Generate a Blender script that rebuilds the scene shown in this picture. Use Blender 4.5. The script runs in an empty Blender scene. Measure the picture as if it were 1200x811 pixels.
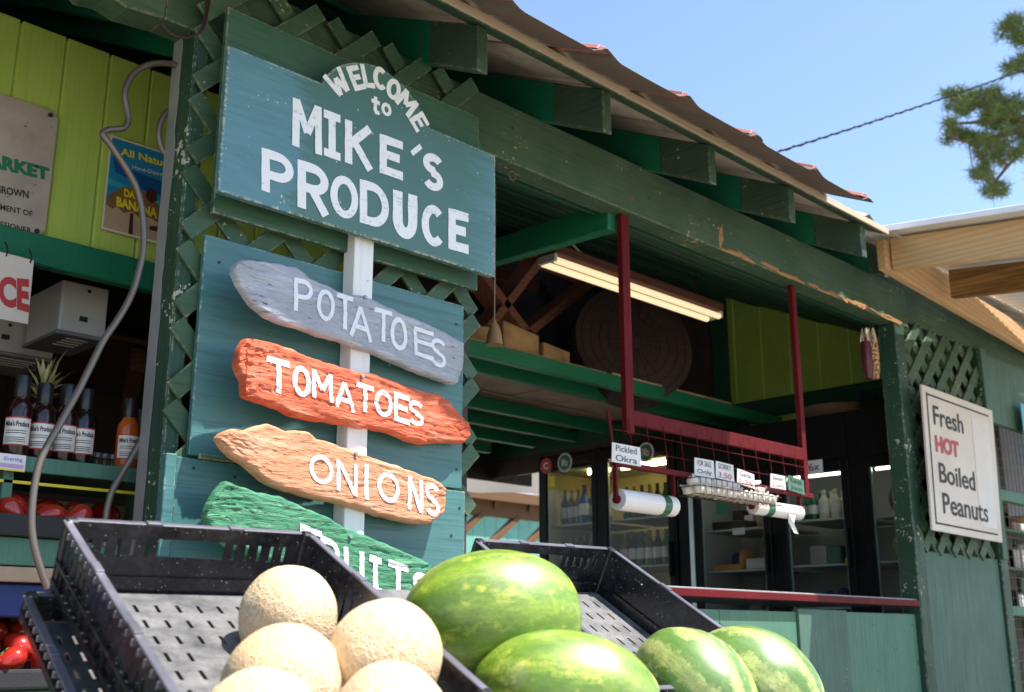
import bpy, bmesh, math, random
from mathutils import Vector, Matrix, noise, Euler

random.seed(7)
PI = math.pi
S = bpy.context.scene
C = S.collection

# ------------------------------------------------------------------ camera
# X runs along the stall front, Y into the stall, Z up (metres, ground at 0)
EYE = 0.90
PITCH = math.atan(343 / 1296)
cam_d = bpy.data.cameras.new('camera')
cam_d.sensor_width = 36.0
cam_d.lens = 1296 / 1200 * 36.0
cam_d.clip_start = 0.05
cam_d.clip_end = 2000
cam_d.dof.use_dof = True
cam_d.dof.focus_distance = 2.75
cam_d.dof.aperture_fstop = 5.6
cam = bpy.data.objects.new('camera', cam_d)
C.objects.link(cam)
cam.location = (0, 0, EYE)
cam.rotation_euler = (PI / 2 + PITCH, 0, -PI / 4)
S.camera = cam

# ------------------------------------------------------------------ sky and sun
SUN = Vector((0.62, -1.0, 2.45)).normalized()
elev = math.asin(SUN.z)
azim = math.atan2(SUN.x, SUN.y)
W = bpy.data.worlds.new("World")
S.world = W
W.use_nodes = True
wn = W.node_tree.nodes
wl = W.node_tree.links
sky = wn.new('ShaderNodeTexSky')
sky.sky_type = 'NISHITA'
sky.sun_disc = False
sky.sun_elevation = elev
sky.sun_rotation = azim
sky.air_density = 1.0
sky.dust_density = 0.6
sky.ozone_density = 1.5
bg = wn['Background']
bg.inputs['Strength'].default_value = 0.135
wl.new(sky.outputs[0], bg.inputs['Color'])
sd = bpy.data.lights.new('sun', 'SUN')
sd.energy = 5.0
sd.angle = math.radians(0.53)
sd.color = (1.0, 0.955, 0.88)
sun = bpy.data.objects.new('sun', sd)
C.objects.link(sun)
sun.rotation_euler = SUN.to_track_quat('Z', 'Y').to_euler()
sun.location = SUN * 30

S.view_settings.view_transform = 'Standard'
S.view_settings.look = 'None'
S.view_settings.gamma = 1
S.view_settings.exposure = 1.12
S.render.engine = 'CYCLES'
S.cycles.max_bounces = 8
S.cycles.diffuse_bounces = 5
S.cycles.transparent_max_bounces = 12
S.cycles.use_denoising = True

# ------------------------------------------------------------------ surveying helpers
_ct, _st = math.cos(PITCH), math.sin(PITCH)
def ray(px, py):
    v = 405.5 - py
    f = 1296 * _ct - v * _st
    r = px - 600
    return Vector(((r + f) * .70711, (f - r) * .70711, v * _ct + 1296 * _st))
def onY(px, py, Y):                       # a point on a wall plane parallel to the stall front
    d = ray(px, py); t = Y / d.y
    return Vector((d.x * t, Y, EYE + d.z * t))
def onX(px, py, X):
    d = ray(px, py); t = X / d.x
    return Vector((X, d.y * t, EYE + d.z * t))
def onP(px, py, a, b):                    # vertical plane Y = a + b X
    d = ray(px, py); t = a / (d.y - b * d.x)
    return Vector((d.x * t, d.y * t, EYE + d.z * t))
def atD(px, py, D):                       # at a distance along the view
    d = ray(px, py); t = D / 1296
    return Vector((d.x * t, d.y * t, EYE + d.z * t))

# ------------------------------------------------------------------ materials
def newmat(name):
    m = bpy.data.materials.new(name); m.use_nodes = True
    nt = m.node_tree
    return m, nt, nt.nodes['Principled BSDF']
def nd(nt, t, **kw):
    n = nt.nodes.new(t)
    for k, v in kw.items():
        if k in n.inputs: n.inputs[k].default_value = v
        else: setattr(n, k, v)
    return n
def c4(c): return (c[0], c[1], c[2], 1)
def coords(nt, scale=(1, 1, 1), rnd=True):
    tc = nd(nt, 'ShaderNodeTexCoord')
    mp = nd(nt, 'ShaderNodeMapping'); mp.inputs['Scale'].default_value = scale
    if rnd:
        oi = nd(nt, 'ShaderNodeObjectInfo')
        ad = nd(nt, 'ShaderNodeVectorMath', operation='ADD')
        ml = nd(nt, 'ShaderNodeMath', operation='MULTIPLY'); ml.inputs[1].default_value = 17.0
        nt.links.new(oi.outputs['Random'], ml.inputs[0])
        nt.links.new(tc.outputs['Object'], ad.inputs[0]); nt.links.new(ml.outputs[0], ad.inputs[1])
        nt.links.new(ad.outputs[0], mp.inputs['Vector'])
    else:
        nt.links.new(tc.outputs['Object'], mp.inputs['Vector'])
    return mp.outputs[0]
def noi(nt, vec, scale, detail=4, rough=.55, dist=0):
    n = nd(nt, 'ShaderNodeTexNoise'); n.inputs['Scale'].default_value = scale
    n.inputs['Detail'].default_value = detail; n.inputs['Roughness'].default_value = rough
    n.inputs['Distortion'].default_value = dist
    nt.links.new(vec, n.inputs['Vector']); return n.outputs['Fac']
def ramp(nt, fac, stops):
    r = nd(nt, 'ShaderNodeValToRGB'); e = r.color_ramp.elements
    while len(e) > 2: e.remove(e[-1])
    for i, (p, c) in enumerate(stops):
        if i >= 2: e.new(p)
        e[i].position = p; e[i].color = c4(c) if not isinstance(c, (int, float)) else (c, c, c, 1)
    nt.links.new(fac, r.inputs[0]); return r.outputs[0]
def mix(nt, fac, a, b, mode='MIX'):
    m = nd(nt, 'ShaderNodeMix', data_type='RGBA', blend_type=mode)
    if isinstance(fac, float) or isinstance(fac, int): m.inputs[0].default_value = fac
    else: nt.links.new(fac, m.inputs[0])
    for i, x in ((6, a), (7, b)):
        if isinstance(x, tuple): m.inputs[i].default_value = c4(x)
        else: nt.links.new(x, m.inputs[i])
    return m.outputs[2]
def mth(nt, op, a, b=None, clamp=False):
    m = nd(nt, 'ShaderNodeMath', operation=op, use_clamp=clamp)
    for i, x in enumerate((a, b)):
        if x is None: continue
        if isinstance(x, (int, float)): m.inputs[i].default_value = x
        else: nt.links.new(x, m.inputs[i])
    return m.outputs[0]
def bump(nt, bs, h, strength=.3, dist=.002, prev=None):
    b = nd(nt, 'ShaderNodeBump'); b.inputs['Strength'].default_value = strength; b.inputs['Distance'].default_value = dist
    nt.links.new(h, b.inputs['Height'])
    if prev is not None: nt.links.new(prev, b.inputs['Normal'])
    nt.links.new(b.outputs[0], bs.inputs['Normal']); return b.outputs[0]
AX = {'x': (1.5, 45, 45), 'z': (45, 45, 1.5), 'y': (45, 1.5, 45)}

def painted(name, col, col2, grain='x', chip=(.62, .55, .42), wear=.0, edge=.0, rough=.55, dirt=.3, spec=.4, bmp=.35, chipscale=1.0, rnd=True):
    """weathered paint on boards: two tones, grain streaks, dirt, chips and worn edges"""
    m, nt, b = newmat(name)
    base = coords(nt, (1, 1, 1), rnd); gr = coords(nt, AX[grain], rnd)
    big = noi(nt, base, 3.5, 5, .6); fine = noi(nt, gr, 2.2, 6, .65)
    c = mix(nt, ramp(nt, big, [(.36, 0.0), (.66, 1.0)]), col, col2)
    dk = tuple(x * .55 for x in col)
    c = mix(nt, mth(nt, 'MULTIPLY', ramp(nt, fine, [(.5, 0.0), (.72, 1.0)]), dirt), c, dk)
    speck = noi(nt, base, 60 * chipscale, 3, .6)
    patch = noi(nt, base, 7 * chipscale, 4, .6)
    hgt = fine
    f = None
    if wear > 0:
        f = ramp(nt, mth(nt, 'ADD', mth(nt, 'MULTIPLY', speck, .55), mth(nt, 'MULTIPLY', patch, .45)), [(.66 - wear * .14, 0.0), (.675 - wear * .14, 1.0)])
    if edge > 0:
        bv = nd(nt, 'ShaderNodeBevel', samples=4); bv.inputs['Radius'].default_value = .007
        ge = nd(nt, 'ShaderNodeNewGeometry')
        dt = nd(nt, 'ShaderNodeVectorMath', operation='DOT_PRODUCT')
        nt.links.new(bv.outputs[0], dt.inputs[0]); nt.links.new(ge.outputs['True Normal'], dt.inputs[1])
        e = ramp(nt, dt.outputs['Value'], [(.80, 1.0), (.985, 0.0)])
        en = ramp(nt, mth(nt, 'ADD', mth(nt, 'MULTIPLY', noi(nt, base, 22, 5, .7), .5), mth(nt, 'MULTIPLY', speck, .5)), [(.56 - edge * .12, 0.0), (.6 - edge * .12, 1.0)])
        e = mth(nt, 'MULTIPLY', e, en)
        f = e if f is None else mth(nt, 'MAXIMUM', f, e)
    if f is not None:
        cc = mix(nt, speck, tuple(x * .6 for x in chip), chip)
        c = mix(nt, f, c, cc)
        hgt = mth(nt, 'SUBTRACT', fine, mth(nt, 'MULTIPLY', f, .7))
    nt.links.new(c, b.inputs['Base Color'])
    rr = ramp(nt, fine, [(.3, rough - .12), (.7, rough + .15)])
    nt.links.new(rr, b.inputs['Roughness'])
    b.inputs['Specular IOR Level'].default_value = spec
    bump(nt, b, hgt, bmp, .002)
    return m

def plain(name, col, rough=.5, metal=0, spec=.5, var=.12, bscale=60, bmp=.08, rnd=True, coat=0):
    m, nt, b = newmat(name)
    base = coords(nt, (1, 1, 1), rnd)
    n1 = noi(nt, base, 6, 5, .6)
    c = mix(nt, ramp(nt, n1, [(.3, 0.0), (.7, 1.0)]), tuple(x * (1 - var) for x in col), tuple(min(1, x * (1 + var)) for x in col))
    nt.links.new(c, b.inputs['Base Color'])
    b.inputs['Roughness'].default_value = rough; b.inputs['Metallic'].default_value = metal
    b.inputs['Specular IOR Level'].default_value = spec; b.inputs['Coat Weight'].default_value = coat
    if bmp: bump(nt, b, noi(nt, base, bscale, 3, .6), bmp, .002)
    return m

def wood(name, light, dark, grain='x', rough=.7, knots=True, stain=0.0):
    m, nt, b = newmat(name)
    sc = {'x': (1.2, 14, 14), 'y': (14, 1.2, 14), 'z': (14, 14, 1.2)}[grain]
    v = coords(nt, sc); base = coords(nt, (1, 1, 1))
    w = nd(nt, 'ShaderNodeTexWave', wave_type='RINGS'); w.inputs['Scale'].default_value = .9
    w.inputs['Distortion'].default_value = 7; w.inputs['Detail'].default_value = 3; w.inputs['Detail Scale'].default_value = .7
    nt.links.new(v, w.inputs['Vector'])
    fine = noi(nt, v, 9, 5, .7)
    f = mth(nt, 'ADD', mth(nt, 'MULTIPLY', w.outputs['Fac'], .42), mth(nt, 'MULTIPLY', fine, .58))
    c = mix(nt, ramp(nt, f, [(.1, 0.0), (.5, .35), (.95, 1.0)]), light, dark)
    if stain:
        s = ramp(nt, noi(nt, coords(nt, tuple(q * .35 for q in sc)), 2, 5, .7), [(.5 - stain * .1, 0.0), (.62, 1.0)])
        c = mix(nt, mth(nt, 'MULTIPLY', s, .85), c, tuple(x * .22 for x in dark))
    nt.links.new(c, b.inputs['Base Color']); b.inputs['Roughness'].default_value = rough
    b.inputs['Specular IOR Level'].default_value = .25
    bump(nt, b, f, .25, .002)
    return m

G_D = (.036, .080, .045); G_D2 = (.066, .122, .072)
M = {}
M['beam'] = painted('weathered_green_paint', G_D, G_D2, 'x', (.50, .36, .20), wear=.28, edge=.85, rough=.65, dirt=.6, bmp=.6)
M['post_green'] = painted('post_green_paint', (.016, .055, .033), (.028, .078, .046), 'z', (.60, .58, .48), wear=.36, edge=.6, rough=.55, dirt=.45)
M['rafter'] = painted('rafter_green_paint', (.032, .072, .044), (.058, .102, .066), 'y', (.40, .40, .30), wear=.2, edge=.6, rough=.65, dirt=.7, bmp=.5)
M['rafter_in'] = painted('bounce_lit_fresh_green', (.005, .13, .068), (.008, .16, .082), 'y', (.3, .3, .2), rough=.5, dirt=.3)  # unweathered paint, with bounced light put into the colour
M['lattice'] = painted('lattice_green_paint', (.036, .086, .048), (.062, .125, .074), 'x', (.5, .45, .3), wear=.12, edge=.45, rough=.6, dirt=.4)
M['sign_back'] = painted('dark_green_sign_paint', (.033, .095, .055), (.042, .115, .072), 'x', (.60, .52, .34), wear=.0, edge=.7, rough=.6, dirt=.5)
M['teal_ply'] = painted('teal_plywood_paint', (.045, .15, .155), (.060, .18, .175), 'x', (.65, .66, .5), wear=.035, edge=.35, rough=.42, dirt=.7, spec=.6, bmp=.6)
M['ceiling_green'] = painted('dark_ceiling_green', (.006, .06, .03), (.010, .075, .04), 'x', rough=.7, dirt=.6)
M['joist_green'] = painted('joist_green_paint', (.006, .14, .062), (.010, .17, .078), 'x', (.3, .25, .15), rough=.5, dirt=.4, edge=.2)
M['lime'] = painted('lime_wall_paint', (.36, .50, .085), (.42, .56, .11), 'z', (.3, .35, .05), rough=.6, dirt=.3, bmp=.3)
M['sage'] = painted('sage_panel_paint', (.065, .17, .115), (.085, .20, .135), 'z', (.03, .05, .04), wear=.10, rough=.6, dirt=.35)
M['sage_dark'] = painted('grey_green_panel_paint', (.060, .13, .098), (.080, .16, .12), 'z', (.30, .33, .28), wear=.12, rough=.65, dirt=.5)
M['red_paint'] = painted('red_metal_paint', (.10, .006, .009), (.135, .009, .013), 'z', (.12, .02, .02), rough=.6, dirt=.4, spec=.15)
M['white_post'] = painted('white_post_paint', (.74, .74, .72), (.80, .80, .79), 'z', (.35, .30, .24), wear=.05, rough=.6, dirt=.22)
M['new_wood'] = wood('new_pine_wood', (.60, .41, .21), (.44, .27, .12), 'y')
M['new_wood_x'] = wood('new_pine_header', (.58, .38, .20), (.42, .25, .12), 'x')
M['stain_wood'] = wood('stained_pine', (.50, .29, .10), (.24, .11, .03), 'y', stain=1.6)
M['splinter'] = wood('torn_bare_wood', (.42, .24, .11), (.26, .14, .06), 'x')
M['eave_wood'] = wood('bare_eave_wood', (.55, .45, .33), (.40, .30, .20), 'x')
M['truss'] = wood('reddish_truss_timber', (.46, .21, .14), (.32, .13, .08), 'x')
M['brown_wood'] = wood('old_brown_timber', (.10, .045, .028), (.06, .025, .016), 'x')
M['osb'] = plain('particle_board', (.34, .20, .09), .8, var=.45, bscale=40, bmp=.4)
M['gazebo'] = wood('far_gazebo_wood', (.18, .10, .05), (.11, .06, .03), 'x')
M['roof_red'] = plain('faded_red_roof', (.30, .10, .085), .6, var=.25)
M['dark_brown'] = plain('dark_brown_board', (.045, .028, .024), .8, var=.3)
M['loft_deck'] = plain('loft_deck_brown', (.40, .28, .19), .8, var=.3)
M['sand'] = plain('sandy_ground', (.27, .235, .18), .9, var=.2, bscale=20, bmp=.5, rnd=False)
M['grey_metal'] = plain('grey_flashing', (.34, .35, .36), .45, metal=.4, var=.15)
M['white_metal'] = plain('white_roof_metal', (.75, .76, .78), .35, metal=.2, var=.05)
M['white_plastic'] = plain('white_plastic', (.55, .53, .50), .4, var=.08)
M['grey_plastic'] = plain('grey_vent_plastic', (.20, .20, .21), .5)
M['black_metal'] = plain('black_metal', (.006, .0055, .0055), .5, var=.2, spec=.15)
M['fridge_in'] = plain('fridge_liner', (.42, .42, .40), .5, var=.05)
M['fridge_in_warm'] = plain('lamp_yellow_fridge_liner', (.48, .43, .22), .5, var=.1)  # warm lamp light tinted into the liner colour
M['fridge_edge'] = plain('fridge_trim_aluminium', (.55, .62, .62), .3, metal=.6)
M['wire'] = plain('dark_wire', (.05, .02, .02), .5, metal=.3)
M['rust_wire'] = plain('rusty_wire', (.16, .10, .07), .6, metal=.3)
M['paper'] = plain('white_card', (.72, .70, .70), .7, var=.05)
M['ink'] = plain('black_ink', (.02, .02, .02), .6, bmp=0)
M['ink_red'] = plain('red_ink', (.45, .03, .03), .5, bmp=0)
M['ink_green'] = plain('green_ink', (.01, .16, .07), .5, bmp=0)
M['ink_blue'] = plain('blue_ink', (.12, .12, .55), .5, bmp=0)
M['yellow'] = plain('yellow_print', (.75, .60, .02), .5, bmp=0)
M['fan'] = plain('dark_fan_metal', (.045, .026, .020), .6, var=.3)
M['cloth_white'] = plain('awning_cloth', (.17, .158, .145), .8, var=.05)
M['teal_wall'] = plain('pale_teal_siding', (.15, .40, .32), .6)
M['blue_tub'] = plain('blue_tub', (.012, .03, .16), .5)
M['foam'] = plain('black_foam_lining', (.030, .030, .033), .95, bscale=400, bmp=.5)
M['black_cap'] = plain('black_cap', (.015, .015, .016), .3)
M['tag_label'] = plain('cream_label', (.66, .62, .58), .6, bmp=0)
M['stem'] = plain('green_stem', (.05, .14, .02), .6)
M['dark_dry'] = plain('dry_leaf', (.42, .36, .16), .7)
M['needle'] = plain('pine_needle', (.095, .14, .032), .7, var=.45, bmp=0)
M['bark'] = plain('pine_bark', (.16, .10, .07), .9, bscale=15, bmp=.9)
M['cable'] = plain('twisted_cable', (.012, .012, .016), .9, spec=.1)
M['roll'] = plain('plastic_bag_roll', (.72, .70, .68), .3, var=.04)
M['egg'] = plain('white_garlic', (.70, .64, .55), .5)
M['jar_g'] = plain('green_bottle', (.02, .10, .05), .2)
M['jar_w'] = plain('cream_bottle', (.55, .48, .36), .3)
M['bottle_brown'] = plain('cola_bottle', (.05, .03, .02), .15)
M['bottle_blue'] = plain('blue_bottle', (.02, .06, .30), .2)
M['bottle_amber'] = plain('amber_bottle', (.20, .12, .03), .15)
M['bread'] = plain('orange_carton', (.55, .26, .06), .6)
M['purple'] = plain('purple_pack', (.08, .05, .28), .5)
M['corn_dark'] = plain('dark_corn', (.10, .012, .02), .35, var=.4)
M['basket'] = plain('wicker', (.16, .09, .05), .8, bscale=200, bmp=.6)
M['screen'] = plain('insect_screen', (.10, .10, .10), .6)
M['goods_grey'] = plain('grey_goods', (.35, .31, .28), .7, var=.3)
M['goods_dark'] = plain('weathered_knot', (.09, .075, .05), .8, var=.4)
M['sky_print'] = plain('pale_blue_print', (.10, .45, .60), .5, bmp=0)

# roof sheet: rusty brown underside / faded
def sheetmat():
    m, nt, b = newmat('weathered_sheet_underside')
    v = coords(nt, (3, 3, 3)); st = coords(nt, (6, 1.2, 6))
    n = noi(nt, v, 3, 5, .65); s = noi(nt, st, 4, 5, .7)
    c = mix(nt, ramp(nt, s, [(.35, 0.0), (.65, 1.0)]), (.42, .36, .31), (.55, .48, .42))
    tc = nd(nt, 'ShaderNodeTexCoord'); sp = nd(nt, 'ShaderNodeSeparateXYZ'); nt.links.new(tc.outputs['Object'], sp.inputs[0])
    c = mix(nt, ramp(nt, n, [(.5, 0.0), (.75, .7)]), c, (.26, .17, .13))
    # overhang dirty with age; bounced light put into the sheltered part's paler tone (object origin is the stand's own)
    out = ramp(nt, mth(nt, 'ADD', sp.outputs['Y'], mth(nt, 'MULTIPLY', s, .08)), [(.40, 1.0), (.60, 0.0)])
    out = ramp(nt, mth(nt, 'ADD', mth(nt, 'ADD', sp.outputs['Y'], .33), mth(nt, 'MULTIPLY', s, .10)), [(.02, 1.0), (.10, 0.0)])
    c = mix(nt, out, c, mix(nt, n, (.060, .045, .036), (.13, .095, .07)))
    nt.links.new(c, b.inputs['Base Color']); b.inputs['Roughness'].default_value = .6
    b.inputs['Metallic'].default_value = .15
    bump(nt, b, n, .3, .003)
    return m
M['sheet'] = sheetmat()

def rustsign():
    m, nt, b = newmat('aged_enamel')
    v = coords(nt, (1, 1, 1), False)
    n = noi(nt, v, 9, 6, .65); sp = noi(nt, v, 70, 2, .5)
    c = mix(nt, ramp(nt, n, [(.4, 0.0), (.7, 1.0)]), (.42, .36, .31), (.33, .27, .22))
    c = mix(nt, ramp(nt, sp, [(.68, 0.0), (.72, 1.0)]), c, (.12, .08, .05))
    nt.links.new(c, b.inputs['Base Color']); b.inputs['Roughness'].default_value = .45
    return m
M['enamel'] = rustsign()
def sheetsign():
    m, nt, b = newmat('stained_white_sign')
    v = coords(nt, (1, 1, 1), False)
    n = noi(nt, v, 4, 6, .65); sp = noi(nt, v, 16, 4, .6)
    c = mix(nt, ramp(nt, n, [(.4, 0.0), (.7, 1.0)]), (.70, .63, .57), (.60, .53, .47))
    c = mix(nt, ramp(nt, sp, [(.66, 0.0), (.75, 1.0)]), c, (.50, .38, .25))
    nt.links.new(c, b.inputs['Base Color']); b.inputs['Roughness'].default_value = .5
    return m
M['sign_white'] = sheetsign()

# painted main sign: teal paint, sky reflection painted in as blue streaks, touched-up greener patch
def mainsign():
    m, nt, b = newmat('teal_sign_paint')
    base = coords(nt, (1, 1, 1), False); g = coords(nt, (5, 60, 60), False)
    s = noi(nt, g, 1.0, 6, .7)
    tc = nd(nt, 'ShaderNodeTexCoord'); sp = nd(nt, 'ShaderNodeSeparateXYZ'); nt.links.new(tc.outputs['Object'], sp.inputs[0])
    wob = mth(nt, 'MULTIPLY', mth(nt, 'SUBTRACT', noi(nt, base, 6, 4, .6), .5), .20)
    lft = mth(nt, 'ADD', sp.outputs['X'], wob)
    streak = mth(nt, 'MULTIPLY', mth(nt, 'SUBTRACT', s, .5), .35)
    wL = ramp(nt, mth(nt, 'ADD', lft, streak), [(.20, 1.0), (.24, 0.0)])
    wR = ramp(nt, mth(nt, 'ADD', lft, streak), [(.80, 0.0), (.92, .75)])
    w = mth(nt, 'MAXIMUM', wL, wR)
    green = mix(nt, noi(nt, base, 5, 4, .6), (.050, .135, .110), (.066, .160, .132))
    blue = mix(nt, ramp(nt, s, [(.35, 0.0), (.65, 1.0)]), (.066, .185, .205), (.098, .235, .275))
    c = mix(nt, w, green, blue)
    c = mix(nt, mth(nt, 'MULTIPLY', ramp(nt, s, [(.6, 0.0), (.75, 1.0)]), .4), c, (.02, .07, .07))
    speck = noi(nt, base, 110, 2, .5); patch = noi(nt, base, 9, 4, .6)
    f = ramp(nt, mth(nt, 'ADD', mth(nt, 'MULTIPLY', speck, .6), mth(nt, 'MULTIPLY', patch, .4)), [(.645, 0.0), (.66, 1.0)])
    bv = nd(nt, 'ShaderNodeBevel', samples=4); bv.inputs['Radius'].default_value = .012
    ge = nd(nt, 'ShaderNodeNewGeometry'); dt = nd(nt, 'ShaderNodeVectorMath', operation='DOT_PRODUCT')
    nt.links.new(bv.outputs[0], dt.inputs[0]); nt.links.new(ge.outputs['True Normal'], dt.inputs[1])
    e = ramp(nt, dt.outputs['Value'], [(.85, 1.0), (.995, 0.0)])
    e = mth(nt, 'MULTIPLY', e, ramp(nt, mth(nt, 'ADD', mth(nt, 'MULTIPLY', noi(nt, base, 18, 5, .7), .55), mth(nt, 'MULTIPLY', speck, .45)), [(.48, 0.0), (.52, 1.0)]))
    f = mth(nt, 'MAXIMUM', f, e)
    c = mix(nt, f, c, (.62, .56, .42))
    nt.links.new(c, b.inputs['Base Color'])
    b.inputs['Roughness'].default_value = .42; b.inputs['Specular IOR Level'].default_value = .55
    bump(nt, b, mth(nt, 'SUBTRACT', s, f), .45, .0015)
    return m
M['main_sign'] = mainsign()

def lettering(name, col, under, worn=.5, grain='x'):
    m, nt, b = newmat(name)
    base = coords(nt, (1, 1, 1), False); g = coords(nt, AX[grain], False)
    s = noi(nt, g, 1.6, 6, .75); sp = noi(nt, base, 90, 3, .6)
    f = ramp(nt, mth(nt, 'ADD', mth(nt, 'MULTIPLY', s, .6), mth(nt, 'MULTIPLY', sp, .4)), [(.60 - worn * .06, 0.0), (.66 - worn * .03, .55)])
    c = mix(nt, f, col, under)
    nt.links.new(c, b.inputs['Base Color']); b.inputs['Roughness'].default_value = .5
    bump(nt, b, s, .3, .001)
    return m
M['let_main'] = lettering('hand_painted_white', (.80, .80, .80), (.22, .36, .36), .95)
M['let_plank'] = lettering('hand_painted_plank_white', (.84, .84, .84), (.62, .45, .36), .7)
M['let_pot'] = lettering('hand_painted_pale', (.74, .77, .82), (.42, .44, .50), .8)

def driftwood(name, c1, c2, crack, bright=None):
    m, nt, b = newmat(name)
    base = coords(nt, (1, 1, 1), False); g = coords(nt, (3, 3, 30), False)
    s = noi(nt, g, 2.2, 7, .7, .4); n = noi(nt, base, 9, 5, .6); sp = noi(nt, coords(nt, (12, 12, 70), False), 2.0, 5, .7)
    c = mix(nt, ramp(nt, n, [(.35, 0.0), (.65, 1.0)]), c1, c2)
    if bright: c = mix(nt, ramp(nt, s, [(.52, 0.0), (.62, .8)]), c, bright)
    c = mix(nt, ramp(nt, sp, [(.60, 0.0), (.68, 1.0)]), c, crack)
    nt.links.new(c, b.inputs['Base Color']); b.inputs['Roughness'].default_value = .6
    b.inputs['Specular IOR Level'].default_value = .3
    bump(nt, b, mth(nt, 'SUBTRACT', mth(nt, 'MULTIPLY', s, 1.0), mth(nt, 'MULTIPLY', sp, .8)), 1.0, .009)
    return m
M['plank_grey'] = driftwood('lavender_grey_driftwood', (.38, .41, .47), (.48, .51, .57), (.09, .09, .11), (.62, .63, .70))
M['plank_red'] = driftwood('orange_red_driftwood', (.62, .10, .045), (.72, .16, .07), (.28, .02, .015), (.80, .30, .18))
M['plank_orange'] = driftwood('terracotta_driftwood', (.60, .25, .125), (.68, .32, .18), (.34, .11, .05), (.74, .44, .29))
M['plank_green'] = driftwood('bright_green_driftwood', (.045, .20, .10), (.07, .27, .15), (.015, .07, .035), (.15, .36, .22))

def crateplastic():
    m, nt, b = newmat('scuffed_black_crate_plastic')
    base = coords(nt, (1, 1, 1), False)
    n = noi(nt, base, 14, 6, .7); sp = noi(nt, base, 90, 3, .6)
    f = ramp(nt, mth(nt, 'ADD', mth(nt, 'MULTIPLY', n, .6), mth(nt, 'MULTIPLY', sp, .4)), [(.46, 0.0), (.62, 1.0)])
    c = mix(nt, f, (.009, .0085, .012), (.034, .033, .036))
    dots = ramp(nt, noi(nt, base, 190, 1, .5), [(.72, 0.0), (.75, 1.0)])
    c = mix(nt, dots, c, (.35, .34, .33))
    nt.links.new(c, b.inputs['Base Color'])
    nt.links.new(ramp(nt, n, [(.3, .2), (.7, .42)]), b.inputs['Roughness'])
    b.inputs['Specular IOR Level'].default_value = .6
    bump(nt, b, sp, .12, .001)
    return m
M['crate'] = crateplastic()
M['rim'] = plain('highlit_crate_rim', (.11, .105, .13), .33, spec=1.0, var=.5, bscale=120, bmp=.15)  # pale lavender base colour carries the sun highlight on the rims
def cratefloor():
    m, nt, b = newmat('dusty_crate_floor')
    base = coords(nt, (1, 1, 1), False)
    n = noi(nt, base, 16, 7, .72); big = noi(nt, base, 5, 4, .6)
    c = mix(nt, ramp(nt, n, [(.32, 0.0), (.66, 1.0)]), (.045, .045, .048), (.21, .205, .198))
    c = mix(nt, ramp(nt, big, [(.45, 0.0), (.7, .6)]), c, (.11, .11, .115))
    nt.links.new(c, b.inputs['Base Color']); b.inputs['Roughness'].default_value = .5
    bump(nt, b, n, .2, .001)
    return m
M['crate_floor'] = cratefloor()

def cantaloupe():
    m, nt, b = newmat('netted_cantaloupe_skin')
    tc = nd(nt, 'ShaderNodeTexCoord'); oi = nd(nt, 'ShaderNodeObjectInfo')
    nz = nd(nt, 'ShaderNodeTexNoise'); nz.inputs['Scale'].default_value = 30; nz.inputs['Detail'].default_value = 3
    nt.links.new(tc.outputs['Object'], nz.inputs['Vector'])
    ad = nd(nt, 'ShaderNodeVectorMath', operation='MULTIPLY_ADD'); ad.inputs[1].default_value = (.020, .020, .020)
    nt.links.new(nz.outputs['Color'], ad.inputs[0]); nt.links.new(tc.outputs['Object'], ad.inputs[2])
    def vor(sc, seedadd):
        mp = nd(nt, 'ShaderNodeMapping'); mp.inputs['Scale'].default_value = sc; mp.inputs['Location'].default_value = (seedadd,) * 3
        nt.links.new(ad.outputs[0], mp.inputs['Vector'])
        v = nd(nt, 'ShaderNodeTexVoronoi', feature='DISTANCE_TO_EDGE'); v.inputs['Scale'].default_value = 1
        nt.links.new(mp.outputs[0], v.inputs['Vector']); return v.outputs['Distance']
    a = vor((95, 95, 75), 0); a2 = vor((190, 190, 130), 5)
    net = mth(nt, 'MAXIMUM', ramp(nt, a, [(.04, 1.0), (.16, 0.0)]), mth(nt, 'MULTIPLY', ramp(nt, a2, [(.05, 1.0), (.2, 0.0)]), .7))
    big = noi(nt, coords(nt), 12, 4, .6)
    net = mth(nt, 'MULTIPLY', net, ramp(nt, noi(nt, coords(nt), 9, 3, .6), [(.35, .25), (.6, 1.0)]))
    skin = mix(nt, big, (.70, .40, .17), (.68, .47, .25))
    c = mix(nt, net, skin, (.78, .62, .41))
    sp = ramp(nt, noi(nt, coords(nt), 22, 5, .7), [(.64, 0.0), (.70, .7)])
    c = mix(nt, sp, c, (.50, .34, .20))
    nt.links.new(c, b.inputs['Base Color']); b.inputs['Roughness'].default_value = .55
    b.inputs['Subsurface Weight'].default_value = .05
    b.inputs['Subsurface Radius'].default_value = (.01, .006, .003)
    bump(nt, b, net, .6, .0026)
    return m
M['cantaloupe'] = cantaloupe()

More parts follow.
